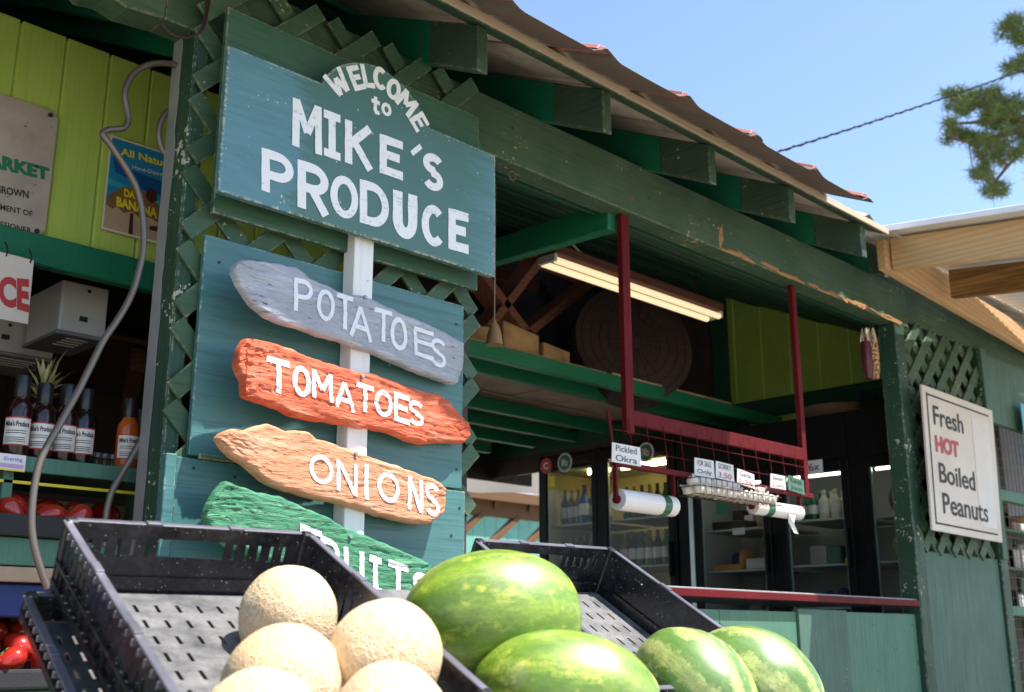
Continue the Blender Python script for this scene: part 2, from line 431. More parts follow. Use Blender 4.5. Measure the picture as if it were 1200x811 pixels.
def watermelon(name, dark, light, yellow, ystr, stripes):
    m, nt, b = newmat(name)
    tc = nd(nt, 'ShaderNodeTexCoord'); sp = nd(nt, 'ShaderNodeSeparateXYZ'); nt.links.new(tc.outputs['Object'], sp.inputs[0])
    ang = mth(nt, 'ARCTAN2', sp.outputs['X'], sp.outputs['Z'])
    base = coords(nt, (1, 1, 1))
    wob = mth(nt, 'MULTIPLY', mth(nt, 'SUBTRACT', noi(nt, base, 26, 8, .85), .5), 2.1)
    st = mth(nt, 'SINE', mth(nt, 'MULTIPLY', mth(nt, 'ADD', ang, mth(nt, 'MULTIPLY', wob, .42)), 9.0))
    f = ramp(nt, mth(nt, 'ADD', mth(nt, 'MULTIPLY', st, .5), .5), [(.36, 0.0), (.64, 1.0)])
    f = mix(nt, 1 - stripes, f, (.6, .6, .6))
    c = mix(nt, f, dark, light)
    streak = noi(nt, coords(nt, (30, 9, 30)), 2.6, 8, .85)
    c = mix(nt, ramp(nt, streak, [(.42, .55), (.60, 0.0)]), c, tuple(x * .6 for x in dark))
    y = ramp(nt, mth(nt, 'MULTIPLY', noi(nt, coords(nt, (10, 4.5, 10)), 1.5, 5, .7), mth(nt, 'ADD', mth(nt, 'MULTIPLY', noi(nt, base, 60, 4, .7), .5), .75)), [(.56, 0.0), (.68, ystr)])
    c = mix(nt, y, c, yellow)
    fl = ramp(nt, noi(nt, base, 150, 4, .8), [(.56, 0.0), (.64, .5)])
    c = mix(nt, fl, c, tuple(x * .7 for x in dark))
    du = ramp(nt, noi(nt, base, 11, 6, .7), [(.56, 0.0), (.74, .45)])
    c = mix(nt, du, c, (.42, .42, .22))
    nt.links.new(c, b.inputs['Base Color']); nt.links.new(ramp(nt, noi(nt, base, 9, 5, .7), [(.35, .36), (.65, .55)]), b.inputs['Roughness'])
    b.inputs['Coat Weight'].default_value = .7; b.inputs['Coat Roughness'].default_value = .36
    bump(nt, b, noi(nt, base, 45, 2, .5), .05, .003)
    return m
M['wm_green'] = watermelon('green_watermelon_skin', (.10, .22, .010), (.31, .42, .035), (.60, .60, .08), .8, .45)
M['wm_stripe'] = watermelon('striped_watermelon_skin', (.09, .21, .025), (.46, .50, .15), (.66, .64, .26), .8, .80)

def tomato():
    m, nt, b = newmat('tomato_skin')
    n = noi(nt, coords(nt), 14, 3, .5)
    c = mix(nt, ramp(nt, n, [(.35, 0.0), (.65, 1.0)]), (.34, .012, .009), (.44, .03, .014))
    nt.links.new(c, b.inputs['Base Color']); b.inputs['Roughness'].default_value = .22
    b.inputs['Coat Weight'].default_value = .4; b.inputs['Coat Roughness'].default_value = .1
    return m
M['tomato'] = tomato()
def sauce(name, col, rough=.12):
    m, nt, b = newmat(name)
    n = noi(nt, coords(nt), 40, 4, .6)
    c = mix(nt, n, tuple(x * .7 for x in col), tuple(x * 1.3 for x in col))
    nt.links.new(c, b.inputs['Base Color']); b.inputs['Roughness'].default_value = rough
    b.inputs['Coat Weight'].default_value = .15; b.inputs['Coat Roughness'].default_value = .1
    return m
M['sauce_red'] = sauce('dark_red_sauce_bottle', (.022, .005, .004))
M['sauce_black'] = sauce('black_sauce_bottle', (.012, .008, .008))
M['sauce_orange'] = sauce('orange_sauce_bottle', (.45, .09, .012))
def copper():
    m, nt, b = newmat('weathered_copper_tube')
    tc = nd(nt, 'ShaderNodeTexCoord'); sp = nd(nt, 'ShaderNodeSeparateXYZ'); nt.links.new(tc.outputs['Object'], sp.inputs[0])
    f = ramp(nt, mth(nt, 'ADD', sp.outputs['Z'], mth(nt, 'MULTIPLY', noi(nt, coords(nt), 14, 4, .6), .25)), [(.0, 0.0), (.5, 1.0)])
    c = mix(nt, f, (.17, .14, .115), (.17, .085, .05))
    nt.links.new(c, b.inputs['Base Color']); b.inputs['Metallic'].default_value = .6; b.inputs['Roughness'].default_value = .42
    return m
M['tube'] = copper()
def glass():
    m, nt, b = newmat('fridge_door_glass')
    nt.nodes.remove(b)
    out = nt.nodes['Material Output']
    tr = nd(nt, 'ShaderNodeBsdfTransparent'); tr.inputs[0].default_value = (.86, .88, .84, 1)
    gl = nd(nt, 'ShaderNodeBsdfGlossy'); gl.inputs['Roughness'].default_value = .03
    fr = nd(nt, 'ShaderNodeFresnel'); fr.inputs['IOR'].default_value = 1.22
    mx = nd(nt, 'ShaderNodeMixShader')
    nt.links.new(fr.outputs[0], mx.inputs[0]); nt.links.new(tr.outputs[0], mx.inputs[1]); nt.links.new(gl.outputs[0], mx.inputs[2])
    nt.links.new(mx.outputs[0], out.inputs['Surface'])
    return m
M['glass'] = glass()
def glow(name, col, s):
    m, nt, b = newmat(name)
    b.inputs['Base Color'].default_value = c4(col)
    b.inputs['Emission Color'].default_value = c4(col); b.inputs['Emission Strength'].default_value = s
    return m
M['tube_lamp'] = glow('warm_fluorescent_tube', (1.0, .74, .46), .38)
M['fridge_lamp'] = glow('fridge_lamp_tube', (1.0, .82, .38), 9.0)
M['fridge_fill_cool'] = glow('cool_fridge_fill', (.92, 1.0, .92), 3.2)  # unseen fill glow added to brighten the low fridge inside
M['corn_mix'] = None
def corn():
    m, nt, b = newmat('speckled_corn')
    v = nd(nt, 'ShaderNodeTexVoronoi'); v.inputs['Scale'].default_value = 150
    nt.links.new(coords(nt), v.inputs['Vector'])
    c = ramp(nt, v.outputs['Color'], [(.42, (.60, .36, .14)), (.52, (.13, .02, .015))])
    nt.links.new(c, b.inputs['Base Color']); b.inputs['Roughness'].default_value = .4
    bump(nt, b, v.outputs['Distance'], .6, .002)
    return m
M['corn_mix'] = corn()

# ------------------------------------------------------------------ mesh helpers
def wpos(o):
    p = Vector((0, 0, 0))
    while o is not None:
        p += o.location; o = o.parent
    return p

class MB:
    def __init__(s): s.v = []; s.f = []
    def add(s, vs, fs):
        n = len(s.v); s.v += [Vector(v) for v in vs]; s.f += [tuple(i + n for i in f) for f in fs]; return s
    def box(s, lo, hi, skew=None):
        x0, y0, z0 = lo; x1, y1, z1 = hi
        return s.add([(x0, y0, z0), (x1, y0, z0), (x1, y1, z0), (x0, y1, z0), (x0, y0, z1), (x1, y0, z1), (x1, y1, z1), (x0, y1, z1)],
                     [(3, 2, 1, 0), (4, 5, 6, 7), (0, 1, 5, 4), (1, 2, 6, 5), (2, 3, 7, 6), (3, 0, 4, 7)])
    def beam(s, p, q, w, h, up=(0, 0, 1), roll=0):
        """bar from p to q, w sideways, h along up"""
        p = Vector(p); q = Vector(q); d = (q - p).normalized(); u = Vector(up)
        side = d.cross(u)
        if side.length < 1e-5: side = d.cross(Vector((1, 0, 0)))
        side.normalize(); u = side.cross(d).normalized()
        a = side * w / 2; b = u * h / 2
        vs = [p - a - b, p + a - b, p + a + b, p - a + b, q - a - b, q + a - b, q + a + b, q - a + b]
        return s.add(vs, [(0, 1, 2, 3), (7, 6, 5, 4), (4, 5, 1, 0), (5, 6, 2, 1), (6, 7, 3, 2), (7, 4, 0, 3)])
    def prism(s, poly, off):
        """closed polygon of 3D points extruded by off"""
        n = len(poly); o = Vector(off)
        vs = [Vector(p) for p in poly] + [Vector(p) + o for p in poly]
        fs = [tuple(range(n)), tuple(range(2 * n - 1, n - 1, -1))] + [(i, i + n, (i + 1) % n + n, (i + 1) % n) for i in range(n)]
        return s.add(vs, fs)
    def tube(s, pts, r, n=8, close=True):
        pts = [Vector(p) for p in pts]; rs = r if isinstance(r, (list, tuple)) else [r] * len(pts)
        base = len(s.v); prev = None
        for i, p in enumerate(pts):
            d = (pts[min(i + 1, len(pts) - 1)] - pts[max(i - 1, 0)]).normalized()
            if prev is None:
                a = d.cross(Vector((0, 0, 1)));
                if a.length < 1e-3: a = d.cross(Vector((1, 0, 0)))
            else:
                a = prev - d * prev.dot(d)
            a.normalize(); prev = a; b = d.cross(a)
            for k in range(n):
                t = 2 * PI * k / n
                s.v.append(p + (a * math.cos(t) + b * math.sin(t)) * rs[i])
        for i in range(len(pts) - 1):
            for k in range(n):
                k2 = (k + 1) % n
                s.f.append((base + i * n + k, base + i * n + k2, base + (i + 1) * n + k2, base + (i + 1) * n + k))
        if close:
            s.f.append(tuple(base + k for k in range(n - 1, -1, -1)))
            e = base + (len(pts) - 1) * n
            s.f.append(tuple(e + k for k in range(n)))
        return s
    def lathe(s, prof, c=(0, 0, 0), n=20, axis='z'):
        """prof: list of (r, h)"""
        base = len(s.v); c = Vector(c)
        for r, h in prof:
            for k in range(n):
                t = 2 * PI * k / n; x, y = r * math.cos(t), r * math.sin(t)
                s.v.append(c + (Vector((x, y, h)) if axis == 'z' else Vector((h, x, y)) if axis == 'x' else Vector((x, h, y))))
        for i in range(len(prof) - 1):
            for k in range(n):
                k2 = (k + 1) % n
                s.f.append((base + i * n + k, base + i * n + k2, base + (i + 1) * n + k2, base + (i + 1) * n + k))
        if prof[0][0] > 1e-6: s.f.append(tuple(base + k for k in range(n - 1, -1, -1)))
        if prof[-1][0] > 1e-6:
            e = base + (len(prof) - 1) * n; s.f.append(tuple(e + k for k in range(n)))
        return s
    def ball(s, c, rx, ry, rz, nu=16, nv=10):
        c = Vector(c); base = len(s.v)
        for i in range(nv + 1):
            ph = PI * i / nv
            for k in range(nu):
                t = 2 * PI * k / nu
                s.v.append(c + Vector((rx * math.sin(ph) * math.cos(t), ry * math.sin(ph) * math.sin(t), rz * math.cos(ph))))
        for i in range(nv):
            for k in range(nu):
                k2 = (k + 1) % nu
                s.f.append((base + i * nu + k, base + (i + 1) * nu + k, base + (i + 1) * nu + k2, base + i * nu + k2))
        return s
    def xf(s, mtx):
        s.v = [mtx @ v for v in s.v]; return s
    def build(s, name, mat, parent=None, bev=0, smooth=False, local=False, recalc=True, seg=1):
        o = (Vector((0, 0, 0)) if local or parent is None else wpos(parent))
        me = bpy.data.meshes.new(name)
        me.from_pydata([v - o for v in s.v], [], s.f)
        bm = bmesh.new(); bm.from_mesh(me)
        bmesh.ops.remove_doubles(bm, verts=bm.verts, dist=1e-6)
        if recalc: bmesh.ops.recalc_face_normals(bm, faces=bm.faces)
        if bev:
            es = [e for e in bm.edges if len(e.link_faces) == 2 and e.calc_face_angle(0) > .6]
            bmesh.ops.bevel(bm, geom=es, offset=bev, segments=seg, affect='EDGES', profile=.6)
        if smooth:
            for f in bm.faces: f.smooth = True
            for e in bm.edges:
                if len(e.link_faces) == 2 and e.calc_face_angle(0) > .9: e.smooth = False
        bm.to_mesh(me); bm.free()
        me.materials.append(M[mat] if isinstance(mat, str) else mat)
        ob = bpy.data.objects.new(name, me); C.objects.link(ob)
        if parent is not None: ob.parent = parent
        return ob

def tag(o, label=None, cat=None, group=None, kind=None):
    if label: o['label'] = label
    if cat: o['category'] = cat
    if group: o['group'] = group
    if kind: o['kind'] = kind
    return o
def thing(name, label, cat, loc=(0, 0, 0), group=None, rot=None):
    o = bpy.data.objects.new(name, None); C.objects.link(o); o.location = loc
    o.empty_display_size = .05
    if rot is not None: o.rotation_euler = rot
    return tag(o, label, cat, group)
def solo(mb, name, mat, loc, label, cat, group=None, **kw):
    """one-mesh thing, its origin at loc; mb in world coordinates"""
    for i, v in enumerate(mb.v): mb.v[i] = v - Vector(loc)
    o = mb.build(name, mat, None, **kw); o.location = loc
    return tag(o, label, cat, group)
def copy_tree(o, parent=None):
    c = o.copy(); C.objects.link(c); c.parent = parent
    for ch in list(o.children): copy_tree(ch, c)
    return c

# text from the built-in font, laid on a surface given by corner points
def glyphs(txt, bold=0.0, spacing=1.0):
    cu = bpy.data.curves.new('t', 'FONT'); cu.body = txt; cu.offset = bold; cu.space_character = spacing
    cu.resolution_u = 4
    ob = bpy.data.objects.new('t', cu); C.objects.link(ob)
    bpy.context.view_layer.update()
    me = bpy.data.meshes.new_from_object(ob.evaluated_get(bpy.context.evaluated_depsgraph_get()))
    vs = [v.co.copy() for v in me.vertices]; fs = [tuple(p.vertices) for p in me.polygons]
    bpy.data.objects.remove(ob); bpy.data.curves.remove(cu); bpy.data.meshes.remove(me)
    x0 = min(v.x for v in vs); x1 = max(v.x for v in vs); y0 = min(v.y for v in vs); y1 = max(v.y for v in vs)
    return [((v.x - x0) / (x1 - x0), (v.y - y0) / (y1 - y0)) for v in vs], fs, (x1 - x0) / max(1e-6, y1 - y0)
def quad(bl, br, tr, tl, u, v):
    return (bl * (1 - u) + br * u) * (1 - v) + (tl * (1 - u) + tr * u) * v
def text_on(name, txt, bl, br, tr, tl, mat, parent, bold=0.0, spacing=1.0, off=(0, -.0012, 0)):
    bl, br, tr, tl = map(Vector, (bl, br, tr, tl)); off = Vector(off)
    uv, fs, _ = glyphs(txt, bold, spacing)
    mb = MB().add([quad(bl, br, tr, tl, u, v) + off for u, v in uv], fs)
    o = mb.build(name, mat, parent, recalc=False)
    return o

# hand-painted capitals as brush strokes in a unit box
def arc(cx, cy, rx, ry, a0, a1, n=12):
    return [(cx + rx * math.cos(math.radians(a0 + (a1 - a0) * i / n)), cy + ry * math.sin(math.radians(a0 + (a1 - a0) * i / n))) for i in range(n + 1)]
def strokes(ch, w, asp=1.0):
    h = w / 2; hx = h / max(.45, asp); x0, x1, y0, y1 = hx, 1 - hx, h, 1 - h
    xm = .5
    D = {
        'I': [[(xm, 0), (xm, 1)], [(.1, y1), (.9, y1)], [(.1, y0), (.9, y0)]],
        'i': [[(xm, 0), (xm, 1)]],
        'T': [[(0, y1), (1, y1)], [(xm, 0), (xm, y1)]],
        'M': [[(x0, 0), (x0 + .02, 1)], [(x0 + .02, 1 - .02), (xm, .36)], [(xm, .36), (x1 - .02, 1 - .02)], [(x1 - .02, 1), (x1, 0)]],
        'W': [[(0 + .05, 1), (.28, .08)], [(.28, .08), (.5, .7)], [(.5, .7), (.72, .08)], [(.72, .08), (.95, 1)]],
        'K': [[(x0, 0), (x0, 1)], [(x0, .42), (x1, .98)], [(x0 + .18, .56), (x1 + .02, .02)]],
        'E': [[(x0, 0), (x0, 1)], [(x0, y1), (1, y1)], [(x0, .52), (.86, .52)], [(x0, y0), (1, y0)]],
        'F': [[(x0, 0), (x0, 1)], [(x0, y1), (1, y1)], [(x0, .52), (.8, .52)]],
        'L': [[(x0, 0), (x0, 1)], [(x0, y0), (1, y0)]],
        'A': [[(x0 - h * .3, 0), (xm, 1)], [(xm, 1), (x1 + h * .3, 0)], [(.24, .34), (.76, .34)]],
        'N': [[(x0, 0), (x0, 1)], [(x0, .98), (x1, .02)], [(x1, 0), (x1, 1)]],
        'P': [[(x0, 0), (x0, 1)], [(x0, y1)] + arc(.5, 1 - h - .24, .5 - hx, .24, 90, -90, 12) + [(x0, 1 - h - .48)]],
        'R': [[(x0, 0), (x0, 1)], [(x0, y1)] + arc(.48, 1 - h - .22, .5 - hx, .22, 90, -90, 12) + [(x0, 1 - h - .44)], [(.42, .48), (x1 + .02, 0)]],
        'D': [[(x0, 0), (x0, 1)], [(x0, y1)] + arc(.42, .5, .58 - hx, .5 - h, 90, -90, 16) + [(x0, y0)]],
        'O': [arc(.5, .5, .5 - hx, .5 - h, 90, 450, 26)],
        'C': [arc(.53, .5, .53 - hx, .5 - h, 48, 318, 20)],
        'U': [[(x0, 1)] + arc(.5, h + .28, .5 - hx, .28, 180, 360, 14) + [(x1, 1)]],
        'u': [[(x0, 1)] + arc(.5, h + .28, .5 - hx, .28, 180, 360, 14) + [(x1, 1)], [(x1, 1), (x1 + .01, 0)]],
        'S': [arc(.5, .75 - h * .25, .5 - hx, .25 - h * .75, 25, 265, 14) + arc(.5, .26 + h * .25, .5 - hx, .26 - h * .75, 85, -155, 16)],
        "'": [[(.15, .05), (.85, .95)]],
        't': [[(.5, 1), (.5, .18), (.62, .06), (.98, .1)], [(.05, .68), (.98, .68)]],
        'o': [arc(.5, .5, .5 - hx, .5 - h, 90, 450, 18)],
    }
    return D[ch]
def ribbon(mb, pts, w, fn, lay, asp):
    """pts in the unit box (x scaled by asp while thickening so strokes keep an even width)"""
    P = []
    for i in range(len(pts) - 1):
        a = Vector((pts[i][0] * asp, pts[i][1])); b = Vector((pts[i + 1][0] * asp, pts[i + 1][1]))
        k = max(1, int((b - a).length / .09))
        for j in range(k): P.append(a.lerp(b, j / k))
    P.append(Vector((pts[-1][0] * asp, pts[-1][1])))
    closed = (P[0] - P[-1]).length < 1e-4
    rows = []
    n = len(P)
    for i, p in enumerate(P):
        if closed: d0 = (P[i] - P[i - 1 if i else n - 2]); d1 = (P[(i + 1) if i < n - 1 else 1] - P[i])
        else: d0 = P[i] - P[i - 1] if i else P[1] - P[0]; d1 = P[i + 1] - P[i] if i < n - 1 else P[-1] - P[-2]
        d0 = d0.normalized(); d1 = d1.normalized(); t = (d0 + d1)
        if t.length < 1e-4: t = d1
        t.normalize(); nrm = Vector((-t.y, t.x)); k = 1 / max(.5, abs(nrm.dot(Vector((-d1.y, d1.x)))))
        ww = w * (1 + .10 * noise.noise(Vector((p.x * 3, p.y * 3, lay * 9))))
        rows.append([p + nrm * (ww / 2 * k * s) for s in (-1, -.33, .33, 1)])
    base = len(mb.v)
    for r in rows:
        for q in r: mb.v.append(fn(q.x / asp, q.y, lay))
    for i in range(len(rows) - 1):
        for j in range(3):
            a = base + i * 4 + j; mb.f.append((a, a + 1, a + 5, a + 4))

def letter(mb, ch, corners, w, off, lay0=0, surf=None):
    """corners: bl, br, tr, tl world points. surf(p)->p projects on a carved surface"""
    bl, br, tr, tl = corners
    asp = ((br - bl).length + (tr - tl).length) / ((tl - bl).length + (tr - br).length)
    off = Vector(off)
    def fn(u, v, lay):
        p = quad(bl, br, tr, tl, u, v)
        if surf: p = surf(p)
        return p + off + Vector((0, -.00025 * lay, 0))
    for i, st in enumerate(strokes(ch, w, asp)):
        ribbon(mb, st, w, fn, lay0 + i, asp)

# ================================================================== SETTING
gr = MB().add([(-300, -300, 0), (300, -300, 0), (300, 300, 0), (-300, 300, 0)], [(0, 1, 2, 3)]).build('ground', 'sand')
tag(gr, kind='structure')

B = thing('produce_stand', 'long open-fronted dark green wooden market stand with a corrugated roof', 'market stand', (1.2, 2.4, 0))

ZB0, ZB1 = EYE + 1.527, EYE + 1.732          # front beam
SL = .49                                      # roof slope
def roofz(y): return EYE + 1.737 + SL * (y - 2.11)   # top of rafters

# front beam, with a rotten ragged left end
def ragged_beam():
    mb = MB()
    xs = [.55 + .05 * i for i in range(13)]
    n = len(xs)
    top = [(x, 2.40, ZB1) for x in xs]
    rag = [0.10, .075, .035, .05, .02, .045, .005, .03, -.01, .0, -.012, -.006, 0]
    bot = [(x, 2.40, ZB0 + r) for x, r in zip(xs, rag)]
    mb.prism(top + bot[::-1], (0, .09, 0))
    return mb
MBb = MB()
MBb.box((1.15, 2.40, ZB0), (5.25, 2.49, ZB1))
MBb.build('beam', 'beam', B, bev=.006, seg=2)
ragged_beam().build('beam', 'beam', B, bev=.003)
MB().box((5.255, 2.43, ZB0 + .05), (9.0, 2.50, ZB1 + .02)).build('beam', 'beam', B, bev=.004)
MB().box((4.90, 2.44, ZB1 + .022), (9.0, 2.46, ZB1 + .165)).build('upper_board', 'beam', B, bev=.003)
# splinter patch under the beam edge
mb = MB(); random.seed(3)
for i in range(46):
    x = 3.55 + 1.55 * random.random() ** .8
    L = random.uniform(.03, .13)
    mb.beam((x, 2.3985, ZB0 + random.uniform(.0, .022)), (x + L, 2.397, ZB0 + random.uniform(-.004, .02)), .004, random.uniform(.004, .012))
mb.build('splinters', 'splinter', B)['kind'] = 'stuff'
random.seed(44)
def bare(px, py, w, h, n=14, mat='eave_wood'):
    pts = [onY(px + w * (1 + .25 * random.uniform(-1, 1)) * math.cos(2 * PI * i / n) / 2, py + h * (1 + .3 * random.uniform(-1, 1)) * math.sin(2 * PI * i / n) / 2, 2.3994) for i in range(n)]
    MB().add(pts, [tuple(range(n))]).build('bare_patch', mat, B, recalc=False)
bare(845, 277, 5, 30, mat='splinter'); bare(740, 233, 8, 9, mat='goods_dark'); bare(980, 345, 6, 6, mat='goods_dark')
for px_, py_ in ((600, 150), (660, 178), (760, 232), (820, 258), (930, 322), (1000, 350), (1040, 362)):
    MB().lathe([(.0045, -.0012), (.0045, 0)], onY(px_, py_, 2.3995), 8, 'y').build('nail_head', 'wire', B)

# posts
MB().box((1.230, 2.3845, -.02), (1.273, 2.478, ZB0 - .002)).build('post', 'post_green', B, bev=.005)
MB().box((5.10, 2.40, -.02), (5.20, 2.495, ZB0 - .002)).build('post', 'post_green', B, bev=.005)
MB().box((6.10, 2.40, -.02), (6.19, 2.48, ZB0 + .05)).build('post', 'post_green', B, bev=.004)
MB().box((7.80, 2.40, -.02), (7.89, 2.48, ZB0 + .05)).build('post', 'post_green', B, bev=.004)
MB().box((-1.2, 2.362, -.02), (-1.10, 2.462, ZB0 - .002)).build('post', 'post_green', B, bev=.004)
# torn grey flashing on the left post
mb = MB(); n = 46; pl = []
for i in range(n + 1):
    z = .9 + (ZB0 - .92) * i / n * 0 + (ZB0 - .9) * i / n
    y = 2.448 + .009 * noise.noise(Vector((0, 0, z * 7))) + .006 * noise.noise(Vector((3, 0, z * 22)))
    pl.append((y, z))
vs = []
for y, z in pl: vs += [(1.2285, y, z), (1.2285 - .004 * abs(noise.noise(Vector((z * 5, 1, 1)))), 2.494, z)]
mb.add(vs, [(2 * i, 2 * i + 1, 2 * i + 3, 2 * i + 2) for i in range(n)])
o = mb.build('flashing', 'grey_metal', B)
sm = o.modifiers.new('s', 'SOLIDIFY'); sm.thickness = .0015

# rafters: weathered tails outside, fresher paint inside, its green brightened for bounced light
RX = [-1.43, -.86, -.30, .27, .84, 1.405, 1.97, 2.53, 3.12, 3.66, 4.24, 4.85]
for x in RX:
    y0, y1, ys = (2.11, 2.33, 5.9) if x < 4.5 else (2.31, 2.40, 5.9)
    def sec(y): return [(x - .0, y, roofz(y) - .150), (x + .042, y, roofz(y) - .150), (x + .042, y, roofz(y)), (x, y, roofz(y))]
    a = sec(y0); b = sec(y1); c = sec(ys)
    F = [(0, 1, 2, 3), (7, 6, 5, 4), (4, 5, 1, 0), (5, 6, 2, 1), (6, 7, 3, 2), (7, 4, 0, 3)]
    r = MB().add(a + b, F).build('rafter', 'rafter', B, bev=.004)
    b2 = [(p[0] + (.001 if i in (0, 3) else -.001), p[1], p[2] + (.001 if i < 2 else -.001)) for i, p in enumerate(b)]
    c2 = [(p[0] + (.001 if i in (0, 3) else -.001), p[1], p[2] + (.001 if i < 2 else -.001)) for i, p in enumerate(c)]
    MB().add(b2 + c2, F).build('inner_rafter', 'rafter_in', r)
# eave strip: green underside board with a bare sawn edge
def strip(ya, yb, z0, h, mat, name, x0=-1.6, x1=4.42):
    mb = MB()
    za, zb = roofz(ya) + z0, roofz(yb) + z0
    vs = [(x0, ya, za), (x1, ya, za), (x1, yb, zb), (x0, yb, zb), (x0, ya, za + h), (x1, ya, za + h), (x1, yb, zb + h), (x0, yb, zb + h)]
    mb.add(vs, [(3, 2, 1, 0), (4, 5, 6, 7), (0, 1, 5, 4), (1, 2, 6, 5), (2, 3, 7, 6), (3, 0, 4, 7)])
    return mb.build(name, mat, B, bev=.002)
strip(2.085, 2.165, .002, .026, 'rafter', 'nailing_strip')
strip(2.068, 2.083, .004, .028, 'eave_wood', 'eave_edge')
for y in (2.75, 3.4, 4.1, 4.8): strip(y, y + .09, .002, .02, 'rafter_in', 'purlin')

# roof sheets with sagging pans between raised ribs
def sheet(x0, x1, ya, yb, seed):
    random.seed(seed)
    nx = int((x1 - x0) / .02); ny = 7
    vs = []
    for j in range(ny + 1):
        t = j / ny
        for i in range(nx + 1):
            x = x0 + (x1 - x0) * i / nx
            ph = ((x - 2.26) / .40) % 1.0
            d = min(ph, 1 - ph)
            h = .024 * max(0, 1 - d / .13) ** 1.0 + .022 * (abs(d - 0) < 0) - .004 * math.sin(PI * ph) ** .8
            yy = ya + (yb - ya) * t
            if j == 0: yy += .005 * noise.noise(Vector((x * 3, seed, 0)))
            vs.append((x, yy, roofz(yy) + .034 + h + .002 * noise.noise(Vector((x * 2, yy * 3, seed)))))
    fs = [(j * (nx + 1) + i, j * (nx + 1) + i + 1, (j + 1) * (nx + 1) + i + 1, (j + 1) * (nx + 1) + i) for j in range(ny) for i in range(nx)]
    return MB().add(vs, fs)
k = 0
for x0 in [-1.74 + .80 * i for i in range(7)]:
    x1 = x0 + .83
    o = sheet(x0, min(x1, 3.93), 1.872 - .010 * (k % 2), 6.1, k).build('roof_sheet', 'sheet', B, smooth=True)
    sm = o.modifiers.new('s', 'SOLIDIFY'); sm.thickness = .002; k += 1
o = sheet(4.58, 9.2, 2.275, 6.1, 21).build('roof_sheet', 'sheet', B, smooth=True)
sm = o.modifiers.new('s', 'SOLIDIFY'); sm.thickness = .002
o = sheet(3.82, 4.62, 2.075, 6.1, 20).build('roof_sheet', 'sheet', B, smooth=True)
sm = o.modifiers.new('s', 'SOLIDIFY'); sm.thickness = .002
# red rib caps where the sheets lap
for i, x in enumerate([1.06, 1.46, 1.86, 2.26, 2.66, 3.06, 3.46, 3.84]):
    mb = MB(); w = .032 if i % 2 else .018
    def cap(y): return [(x - w, y, roofz(y) + .046), (x - w * .55, y, roofz(y) + .064), (x + .010, y, roofz(y) + .067), (x + .020, y, roofz(y) + .046)]
    mb.add(cap(1.878) + cap(5.9), [(0, 1, 2, 3), (7, 6, 5, 4), (0, 4, 5, 1), (1, 5, 6, 2), (2, 6, 7, 3), (3, 7, 4, 0)])
    mb.build('rib_cap', 'roof_red', B, bev=.002)

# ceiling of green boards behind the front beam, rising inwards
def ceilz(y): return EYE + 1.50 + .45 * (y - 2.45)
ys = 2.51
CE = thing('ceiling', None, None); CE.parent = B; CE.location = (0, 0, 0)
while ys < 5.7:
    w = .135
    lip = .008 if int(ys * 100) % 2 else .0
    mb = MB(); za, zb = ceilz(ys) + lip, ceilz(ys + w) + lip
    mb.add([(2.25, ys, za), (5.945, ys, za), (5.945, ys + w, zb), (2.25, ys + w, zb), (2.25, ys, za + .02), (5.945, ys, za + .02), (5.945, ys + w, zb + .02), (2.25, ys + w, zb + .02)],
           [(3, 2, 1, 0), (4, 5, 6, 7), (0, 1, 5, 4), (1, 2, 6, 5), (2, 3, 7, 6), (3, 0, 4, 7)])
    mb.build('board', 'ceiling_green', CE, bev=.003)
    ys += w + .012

# end wall of lime boards, back walls, left bay
EW = thing('end_wall', None, None); EW.parent = B
XE = 5.95; y = 2.5; random.seed(5)
while y < 5.85:
    MB().box((XE, y + .003, 0 if y < 4.9 else EYE + 1.2), (XE + .02, y + .197, ceilz(y) + .24)).build('board', 'lime', EW, bev=.003)
    y += .2
MB().box((XE - .045, 2.52, EYE + 1.34), (XE - .002, 6.1, EYE + 1.45)).build('rail', 'ceiling_green', EW, bev=.003)
a = onX(852, 360, XE); 
MB().box((XE - .05, a.y + .0, EYE + 1.2), (XE - .003, a.y + .10, EYE + 2.3)).build('stud', 'ceiling_green', EW, bev=.003)
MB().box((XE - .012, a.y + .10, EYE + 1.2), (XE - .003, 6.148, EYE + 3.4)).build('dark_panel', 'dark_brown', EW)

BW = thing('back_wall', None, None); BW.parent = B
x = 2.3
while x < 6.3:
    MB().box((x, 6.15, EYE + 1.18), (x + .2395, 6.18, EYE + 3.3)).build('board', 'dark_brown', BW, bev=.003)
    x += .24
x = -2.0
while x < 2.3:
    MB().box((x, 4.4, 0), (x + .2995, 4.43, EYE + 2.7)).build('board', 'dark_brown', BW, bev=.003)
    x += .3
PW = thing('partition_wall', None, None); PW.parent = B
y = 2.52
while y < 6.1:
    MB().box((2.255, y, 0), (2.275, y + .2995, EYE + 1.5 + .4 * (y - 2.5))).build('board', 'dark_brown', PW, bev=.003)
    y += .3
